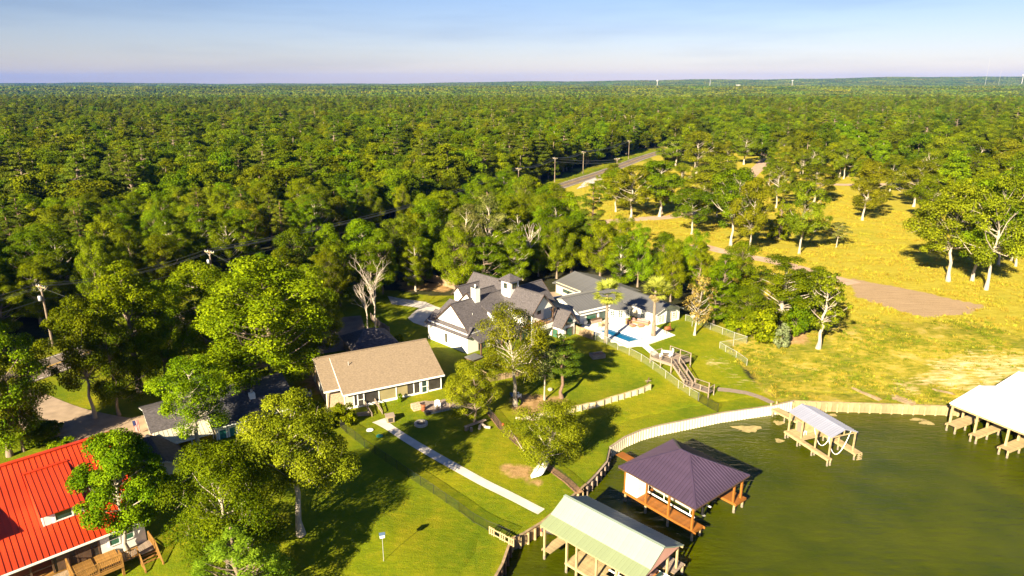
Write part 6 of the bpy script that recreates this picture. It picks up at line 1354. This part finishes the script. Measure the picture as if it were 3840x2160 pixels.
for (x, y, ty, sd_) in ((300, 560, 485, 31), (1058, 470, 395, 33), (1250, 430, 350, 35), (1390, 360, 305, 37), (1585, 345, 285, 39), (1480, 352, 300, 41), (2340, 470, 385, 43)): dead(x, y, ty, 50, {31: 'bleached dead tree in the forest at the left', 33: 'bare white snag standing in the forest centre', 35: 'pale leafless tree in the forest above the road', 37: 'pale leafless tree far back in the forest centre', 39: 'broad pale leafless crown beyond the road bend', 41: 'pale leafless tree left of the broad leafless crown', 43: 'pale leafless tree among the right-hand field oaks'}[sd_], sd_, 4)
# utility poles and cables
def pole(x, y, h_, rz, label, tf=True, nm='utility_pole'):
    o = empty(nm, (x, y, float(land(x, y))), rz, label, 'utility pole', 'roadside utility poles')
    MB().tube([(0, 0, -.5), (0, 0, h_)], [.2, .13], 9).build('pole_shaft', bark_brown, o)
    MB().box(-1.3, 1.3, -.08, .06, h_ - .45, h_ - .3).build('crossarm', wood_pale, o)
    for s in (-1, 1): MB().beam((0, -.12, h_ - 1.1), (s * .7, -.12, h_ - .45), .05, .05).build('brace', steel, o)
    for x_ in (-1.2, -.5, .5, 1.2): MB().lathe([(.05, 0), (.08, .06), (.05, .14), (.07, .2), (.03, .26)], 8, (x_, 0, h_ - .3)).build('insulator', chw, o)
    if tf:
        MB().lathe([(.2, 0), (.26, .05), (.26, .75), (.2, .82)], 12, (-.1, -.42, h_ - 2.6)).build('transformer', M('pale_grey_enamel', (.5, .5, .52), .5, .08, 3), o, smooth_=True)
        for x_ in (-.2, 0): MB().tube([(x_, -.42, h_ - 1.8), (x_, -.42, h_ - 1.5)], [.04, .03], 6).build('bushing', black, o)
    return o
PL = [(-98.0, 54.0), (-74.7, 103.7), (-58.6, 128.6), (2.5, 259.3), (18.4, 295.4), (33.6, 325.2), (65.6, 389.3)]
HP = [10.4, 10.4, 10.0, 10.4, 10.6, 10.4, 10.4]
names_ = [None, 'nearest utility pole with transformer at the left edge', 'utility pole with transformer among trees left of centre', 'utility pole rising from trees left of the visible road', 'pale double-arm utility pole left of the visible road', 'utility pole with one crossarm against the dark forest edge', 'farthest utility pole beside the road bend']
for (x, y), hh, nm_ in zip(PL, HP, names_):
    if nm_: pole(x, y, hh, R(-28), nm_, nm_.find('transformer') > 0)
rp_ = pole(46.3, 304, 9.4, R(20), 'pale utility pole on the field side of the road', False)
cable_m = M('dark_cable', (.05, .055, .06), .5, .1, 2)
def cable(a, b, sag, label, group, r=.022):
    a = Vector(a); b = Vector(b); m = MB(); pts = [a.lerp(b, t / 16) - Vector((0, 0, sag * (1 - (2 * t / 16 - 1) ** 2))) for t in range(17)]; o0 = pts[0].copy()
    tag(m.tube([p - o0 for p in pts], [r] * 17, 4).build('power_cable', cable_m, None, o0), label, 'cable', group)
cr_ = Vector((math.cos(R(-28)), math.sin(R(-28)), 0))
nmz = ['off the left edge to the nearest pole', 'between the nearest and the left-of-centre pole', 'in the long span above the dark forest edge', 'between the two poles left of the visible road', 'above the dark forest edge by the road', 'to the farthest pole at the road bend']
for k, ((a, b), ha, hb) in enumerate(zip(zip(PL[:-1], PL[1:]), HP[:-1], HP[1:])):
    za, zb_ = float(land(*a)), float(land(*b))
    for j, off in enumerate((-1.2, .5, 1.2)):
        cable((a[0] + cr_.x * off, a[1] + cr_.y * off, za + ha - .05), (b[0] + cr_.x * off, b[1] + cr_.y * off, zb_ + hb - .05), 1.2 if k != 2 else 2.5, ('outer left', 'middle', 'outer right')[j] + ' power cable ' + nmz[k], 'overhead power cables', .03 + .03 * (k > 1))
    cable((a[0], a[1], za + ha - 2.4), (b[0], b[1], zb_ + hb - 2.4), 1.0 if k != 2 else 2.5, 'low neutral cable ' + nmz[k], 'overhead power cables', .03)
for j, (dz, t) in enumerate(((.3, 'upper'), (1.4, 'lower'))): cable((18.4, 295.4, 14.4 - dz), (46.3, 304, 13.2 - dz), .8, t + ' pale cable crossing the road between two poles', 'cables over the road', .05)
cable((-74.7, 103.7, 14), (-46, 96, 9), .8, 'service cable from the nearest pole into the trees', 'service cables'); cable((-58.6, 128.6, 13.6), (-38, 120, 9), .8, 'service cable from the left-of-centre pole into the trees', 'service cables')
# flag at the dark shingle house
FL = empty('flag', U(505, 1600, 5.2), R(30), 'striped flag with blue canton hanging from the cream gable', 'flag'); MB().tube([(0, 0, -.0), (-.15, 0, .9)], [.02, .02], 6).build('staff', steel, FL)
fr_, fw_, fb_ = M('flag_red', (.35, .03, .04), .8, .1, 3), M('flag_white', (.6, .55, .55), .8, .1, 3), M('flag_blue', (.02, .03, .12), .8, .1, 3)
for i in range(9): MB().beam((-.12 + i * .07, .03 * math.sin(i), .8), (.0 + i * .06, .04 * math.cos(i), -.7), .07, .012, up=(0, 1, 0)).build('stripe', fr_ if i % 2 == 0 else fw_, FL)
MB().beam((-.02, -.035, .8), (.03, -.035, .15), .3, .012, up=(0, 1, 0)).build('canton', fb_, FL)
# boats
def pontoon(loc, rz):
    o = empty('pontoon_boat', loc, rz, 'covered grey boat on the lift under the aubergine roof', 'boat'); alu = M('boat_aluminium', (.45, .44, .42), .4, .1, 1, metal=.4); cov = M('grey_boat_cover', (.10, .09, .09), .85, .25, 2)
    for s in (-1, 1):
        MB().tube([(s * .85, -3.0, .3), (s * .85, 2.0, .3), (s * .85, 2.7, .38), (s * .85, 3.1, .55)], [.32, .32, .25, .05], 12).build('pontoon', alu, o, smooth_=True)
    MB().box(-1.2, 1.2, -2.9, 2.6, .62, .72).build('deck', alu, o)
    for s in (-1, 1): MB().box(s * 1.18 - .03, s * 1.18 + .03, -2.7, 2.3, .72, 1.15).build('side_panel', alu, o)
    m = MB(); V = []
    for y in np.linspace(-2.7, 2.4, 8):
        hh = 1.5 + .3 * math.sin(y * 1.3)
        for x, z in ((-1.24, 1.0), (-1.0, hh), (0, hh + .2), (1.0, hh), (1.24, 1.0)): V.append((x, y, z))
    m.add(V, [(i * 5 + j, i * 5 + j + 1, (i + 1) * 5 + j + 1, (i + 1) * 5 + j) for i in range(7) for j in range(4)] + [(4, 3, 2, 1, 0), (35, 36, 37, 38, 39)]); m.build('canvas_cover', cov, o, smooth_=True)
    ob = MB(); ob.box(-.25, .25, -3.6, -3.0, .5, 1.15); ob.box(-.12, .12, -3.5, -3.2, -.5, .5); ob.build('outboard_motor', black, o); MB().lathe([(.05, 0), (.2, .02), (.05, .04)], 8, (0, -3.55, -.5)).build('propeller', alu, o)
    return o
pontoon((18.0, 64.9, 1.75), R(39.5))
lf = empty('boat_lift', (18.0, 64.9, 1.5), R(39.5), 'white boat lift rails beneath the covered boat', 'lift')
for s in (-1, 1):
    MB().box(s * 1.45 - .06, s * 1.45 + .06, -3.4, 2.8, .0, .12).build('bunk_rail', white, lf)
    for y in (-2.8, .6): MB().tube([(s * 1.45, y, .1), (s * 1.45, y, 1.3)], [.04, .04], 7).build('guide_pole', white, lf)
kb = empty('orange_kayak', Vector((15.6, 69.0, 1.3)), R(100), 'orange kayak stored beside the white cabinet under the aubergine roof', 'kayak'); MB().tube([(-1.5, 0, .3), (-1.0, 0, .26), (0, 0, .24), (1.0, 0, .26), (1.5, 0, .3)], [.03, .22, .3, .22, .03], 10).build('hull', M('orange_red_plastic', (.55, .08, .02), .5, .15, 2), kb, smooth_=True); MB().lathe([(.2, .52), (.18, .5)], 10).build('cockpit', black, kb)
gt = empty('gangway', (14.2, 73.6, 1.28), R(-52), 'amber plank gangway from shore to the aubergine boathouse', 'gangway')
strips(gt, [(-1.6, -.6, 0), (1.9, -.6, 0), (1.9, .6, 0), (-1.6, .6, 0)], .15, wood_amber, 'deck_board', .05, gap=.012)
def speedboat(loc, rz):
    o = empty('speedboat', loc, rz, 'white speedboat with tan teak deck in the green-roofed boathouse', 'boat'); V = []; ys = np.linspace(-2.6, 2.9, 9)
    for i, y in enumerate(ys):
        t = i / 8; w = 1.05 * (1 - max(0, (t - .55) / .45) ** 2.2); w = max(w, .03)
        V += [(-w, y, .75 + .2 * t), (-w * .8, y, .25), (0, y, -.05 + .4 * max(0, t - .7)), (w * .8, y, .25), (w, y, .75 + .2 * t)]
    MB().add(V, [(i * 5 + j, (i + 1) * 5 + j, (i + 1) * 5 + j + 1, i * 5 + j + 1) for i in range(8) for j in range(4)] + [(0, 1, 2, 3, 4)]).build('hull', chw, o, smooth_=True)
    teak = M('teak_deck', (.36, .17, .05), .6, .2, 6)
    MB().add([(-.95, -2.5, .72), (.95, -2.5, .72), (.98, .2, .8), (-.98, .2, .8)], [(0, 1, 2, 3)]).build('teak_deck', teak, o); MB().add([(-.9, .2, .82), (.9, .2, .82), (.6, 1.8, .9), (.05, 2.8, .95), (-.05, 2.8, .95), (-.6, 1.8, .9)], [(0, 1, 2, 3, 4, 5)]).build('bow_deck', chw, o)
    MB().box(-.85, .85, -1.2, -.4, .74, 1.1).build('bench', mauve, o); MB().slab([(-.7, .3, .85), (.7, .3, .85), (.6, .1, 1.3), (-.6, .1, 1.3)], .03).build('windscreen', glass, o)
speedboat((13.2, 52.3, .75), R(46 + 180))
js = empty('jet_ski', (4.4, 59.0, 1.3), R(46 + 200), 'covered jet ski with red stern under the green roof', 'jet ski'); V = []
for i, y in enumerate(np.linspace(-1.4, 1.4, 7)):
    w = .5 * (1 - max(0, (i / 6 - .5) / .5) ** 2 * .9); V += [(-w, y, .4), (-w * .6, y, .05), (w * .6, y, .05), (w, y, .4), (.25 * w, y, .75 + .25 * math.sin(i)), (-.25 * w, y, .75 + .25 * math.sin(i))]
MB().add(V, [(i * 6 + j, (i + 1) * 6 + j, (i + 1) * 6 + (j + 1) % 6, i * 6 + (j + 1) % 6) for i in range(6) for j in range(6)] + [(0, 1, 2, 3, 4, 5), (41, 40, 39, 38, 37, 36)]).build('covered_hull', M('black_and_grey_cover', (.05, .045, .045), .7, .6, 1.5), js, smooth_=True); MB().box(-.35, .35, -1.5, -1.38, .1, .35).build('stern_panel', M('red_plastic', (.5, .02, .02), .4, .1, 2), js)
# stool under the small white boathouse
sl = empty('stool', (38.2, 80.0, 1.01), R(20), 'white stool under the small white roof', 'stool'); MB().box(-.25, .25, -.2, .2, .42, .47).build('seat', chw, sl)
for x in (-.2, .2):
    for y in (-.15, .15): MB().box(x - .03, x + .03, y - .03, y + .03, 0, .42).build('leg', chw, sl)
# boats on trailers and bin in the wood
for k, (x, y, t) in enumerate(((1534, 1062, 'left'), (1562, 1060, 'right'))):
    o = empty('stored_boat', Gs(x, y), R(20 + 15 * k), '%s small open boat stored under the trees by the gravel drive' % t, 'boat'); V = []
    for i in range(7):
        tt = i / 6; w = .75 * (1 - max(0, (tt - .5) / .5) ** 2); V += [(-w, -2 + 4 * tt, .9), (-w * .7, -2 + 4 * tt, .45), (w * .7, -2 + 4 * tt, .45), (w, -2 + 4 * tt, .9)]
    MB().add(V, [(i * 4 + j, (i + 1) * 4 + j, (i + 1) * 4 + j + 1, i * 4 + j + 1) for i in range(6) for j in range(3)] + [(0, 1, 2, 3)]).build('hull', steel, o); MB().box(-.6, .6, -.3, .1, .7, .78).build('thwart', wood_pale, o)
    for s in (-1, 1): MB().tube([(s * .6 - .06, -.6, .25), (s * .6 + .06, -.6, .25)], [.25, .25], 12).build('trailer_wheel', black, o)
# algae scum
scum = M('tan_algae_scum', (.33, .26, .11), .9, .3, 1.5, detail=6)
def blob(px, wx, wy, name='algae_mat', seed=0):
    r = random.Random(seed); c = U(*px, .015); n_ = 34; V = [(c.x, c.y, .015)]
    for i in range(n_): t = 2 * math.pi * i / n_; q = .75 + .3 * math.sin(3 * t + seed) * r.random() + r.uniform(-.08, .1); V.append((c.x + wx * q * math.cos(t), c.y + wy * q * math.sin(t), .015))
    tag(MB().add(V, [(0, i + 1, (i + 1) % n_ + 1) for i in range(n_)]).build(name, scum), kind='stuff')
for k, (px, a, b) in enumerate((((2805, 1607), 2.4, 1.2), ((2920, 1585), 1.0, .8), ((2922, 1652), .7, .7), ((3440, 1573), 1.4, .5), ((3475, 1585), 1.2, .9), ((3120, 1556), .9, .5))): blob(px, a, b, 'algae_mat', k)
# weeds and tall grass tufts on bank and field
def tuft_proto(name, seed, lm, n_, hh, sp):
    r2 = np.random.default_rng(seed); base = r2.normal(size=(n_, 3)) * sp; base[:, 2] = 0; d_ = r2.normal(size=(n_, 3)) * .35; d_[:, 2] = 1; ln = hh * r2.uniform(.6, 1.2, n_); c = base + d_ * ln[:, None] * .5; nn = r2.normal(size=(n_, 3)); nn[:, 2] *= .3; nn /= np.linalg.norm(nn, axis=1, keepdims=True)
    V_, F_, T2 = leaf_arrays(c, nn, ln, r2.uniform(0, 1, n_), r2, .12, .1, d_ * 8); return bpy.data.objects.new(name, leaf_me(name, V_, F_, T2, lm))
lf_gold = leaf_mat('golden_dry_grass', (.32, .24, .02), (.44, .34, .05), .35, rnd=.1); lf_weed = leaf_mat('yellow_green_weeds', (.10, .135, .006), (.26, .265, .02), .3, rnd=.25)
TC = hidden_collection('tuft_protos', [tuft_proto('tuft_0', 1, lf_gold, 26, .8, .28), tuft_proto('tuft_1', 2, lf_gold, 26, .6, .35), tuft_proto('tuft_2', 3, lf_weed, 40, .7, .3), tuft_proto('tuft_3', 4, lf_weed, 50, .5, .4)])
X_ = rg.uniform(28, 130, 60000); Y_ = rg.uniform(84, 330, 60000) ** 1.0
A_, B_ = zones(X_, Y_); s_ = shore_s(X_, Y_); w_ = np.maximum(A_[:, 1], A_[:, 2]); cl = np.sin(X_ * .35 + 2 * np.sin(Y_ * .21)) + np.sin(Y_ * .41 + X_ * .13)
keep = (s_ > .6) & (rg.uniform(0, 1, len(X_)) < np.maximum(A_[:, 1] * .35, A_[:, 2]) * np.clip(1 - B_[:, :3].max(1) * 1.2, 0, 1) * np.clip(.55 + .35 * cl, .08, 1)) & (seg_dist(X_, Y_, ROADC) > 7) & (B_[:, 2] < .1)
for tr in [o for o in col.objects if o.name.startswith(('dirt_track', 'gravel_lane', 'cross_lane', 'boardwalk'))]:
    co = np.zeros(len(tr.data.vertices) * 3); tr.data.vertices.foreach_get('co', co); co = co.reshape(-1, 3)[1::4]
    keep &= seg_dist(X_, Y_, [tuple(p[:2]) for p in co]) > 2.6
X_, Y_ = X_[keep], Y_[keep]; wd_ = A_[keep][:, 2]; n_ = len(X_); ix = np.where(rg.uniform(0, 1, n_) < wd_ * .62, rg.integers(2, 4, n_), rg.integers(0, 2, n_)); sc_ = rg.uniform(.6, 1.25, n_) * (1 - .35 * wd_)
scatter('tall_grass', np.stack([X_, Y_, land(X_, Y_)], 1), rg.uniform(0, 6.28, n_), np.stack([sc_ * 1.25, sc_ * 1.25, sc_ * .6], 1), ix, TC, label='dry golden grass and yellow-green weeds on the field and bank', cat='grass')
# far towers and buildings on the horizon
def far_at(px, py, Yw): d = ray(px / K, py / K); t = Yw / d[1]; return Vector((d[0] * t, Yw, CAM_H + d[2] * t))
fw = M('far_white_paint', (.42, .40, .37), .6, .05, .01)
def tower(px, ytop, Yw, r, label):
    p = far_at(px, ytop, Yw); g = float(land(p.x, p.y)); o = empty('water_tower', (p.x, p.y, g), 0, label, 'water tower'); hh = p.z - g
    MB().lathe([(r * .35, 0), (r * .28, hh * .5), (r * .3, hh - 2 * r)], 12).build('column', fw, o); MB().lathe([(r * .3, hh - 2 * r), (r * .9, hh - 1.4 * r), (r, hh - .8 * r), (r * .8, hh - .25 * r), (r * .1, hh)], 16).build('tank', fw, o, smooth_=True)
tower(1654, 201, 5000, 7, 'white water tower on the horizon right of centre'); tower(1994, 201, 5200, 6, 'white water tower on the horizon towards the right'); tower(2575, 187, 6200, 9, 'white water tower cut by the right edge on the horizon'); tower(936, 216, 4600, 6, 'small white tank on the horizon left of centre')
def mast(px, ytop, Yw, label, r=.45):
    p = far_at(px, ytop, Yw); g = float(land(p.x, p.y)); o = empty('radio_mast', (p.x, p.y, g), 0, label, 'mast'); MB().tube([(0, 0, 0), (0, 0, p.z - g)], [r, r * .5], 5).build('lattice', steel, o); MB().box(-2, 2, -2, 2, 0, 4).build('equipment_hut', fw, o)
mast(2491, 146, 4200, 'tallest radio mast on the hazy horizon at right', .7); mast(2520, 172, 4200, 'short thin radio mast right of the tallest mast'); mast(1787, 200, 4800, 'white stubby mast on the horizon right of centre', 2.5)
def hall(px, py, Yw, w, label):
    p = far_at(px, py, Yw); g = float(land(p.x, p.y)); o = empty('far_hall', (p.x, p.y, g), 0, label, 'building'); MB().box(-w / 2, w / 2, -12, 12, 0, p.z - g).build('wall', fw, o); MB().slab([(-w / 2 - 1, -13, p.z - g), (w / 2 + 1, -13, p.z - g), (w / 2 + 1, 0, p.z - g + 3), (-w / 2 - 1, 0, p.z - g + 3)], .4).build('roof', fw, o)
hall(904, 222, 4300, 24, 'long white hall roof far away left of centre'); hall(1856, 214, 4700, 26, 'pale long hall far away right of centre')
# ------------------------------------------------------------------ haze
hz_m = bpy.data.materials.new('haze_air'); hz_m.use_nodes = True; n, l = hz_m.node_tree.nodes, hz_m.node_tree.links; n.clear()
pv_ = n.new('ShaderNodeVolumePrincipled'); pv_.inputs['Color'].default_value = (.05, .26, 1.0, 1); pv_.inputs['Density'].default_value = HAZE; pv_.inputs['Anisotropy'].default_value = 0.0
ho = n.new('ShaderNodeOutputMaterial'); l.new(pv_.outputs[0], ho.inputs['Volume'])
tag(MB().box(-14500, 14500, -3400, 14500, -4, 212).build('haze', hz_m), kind='stuff')
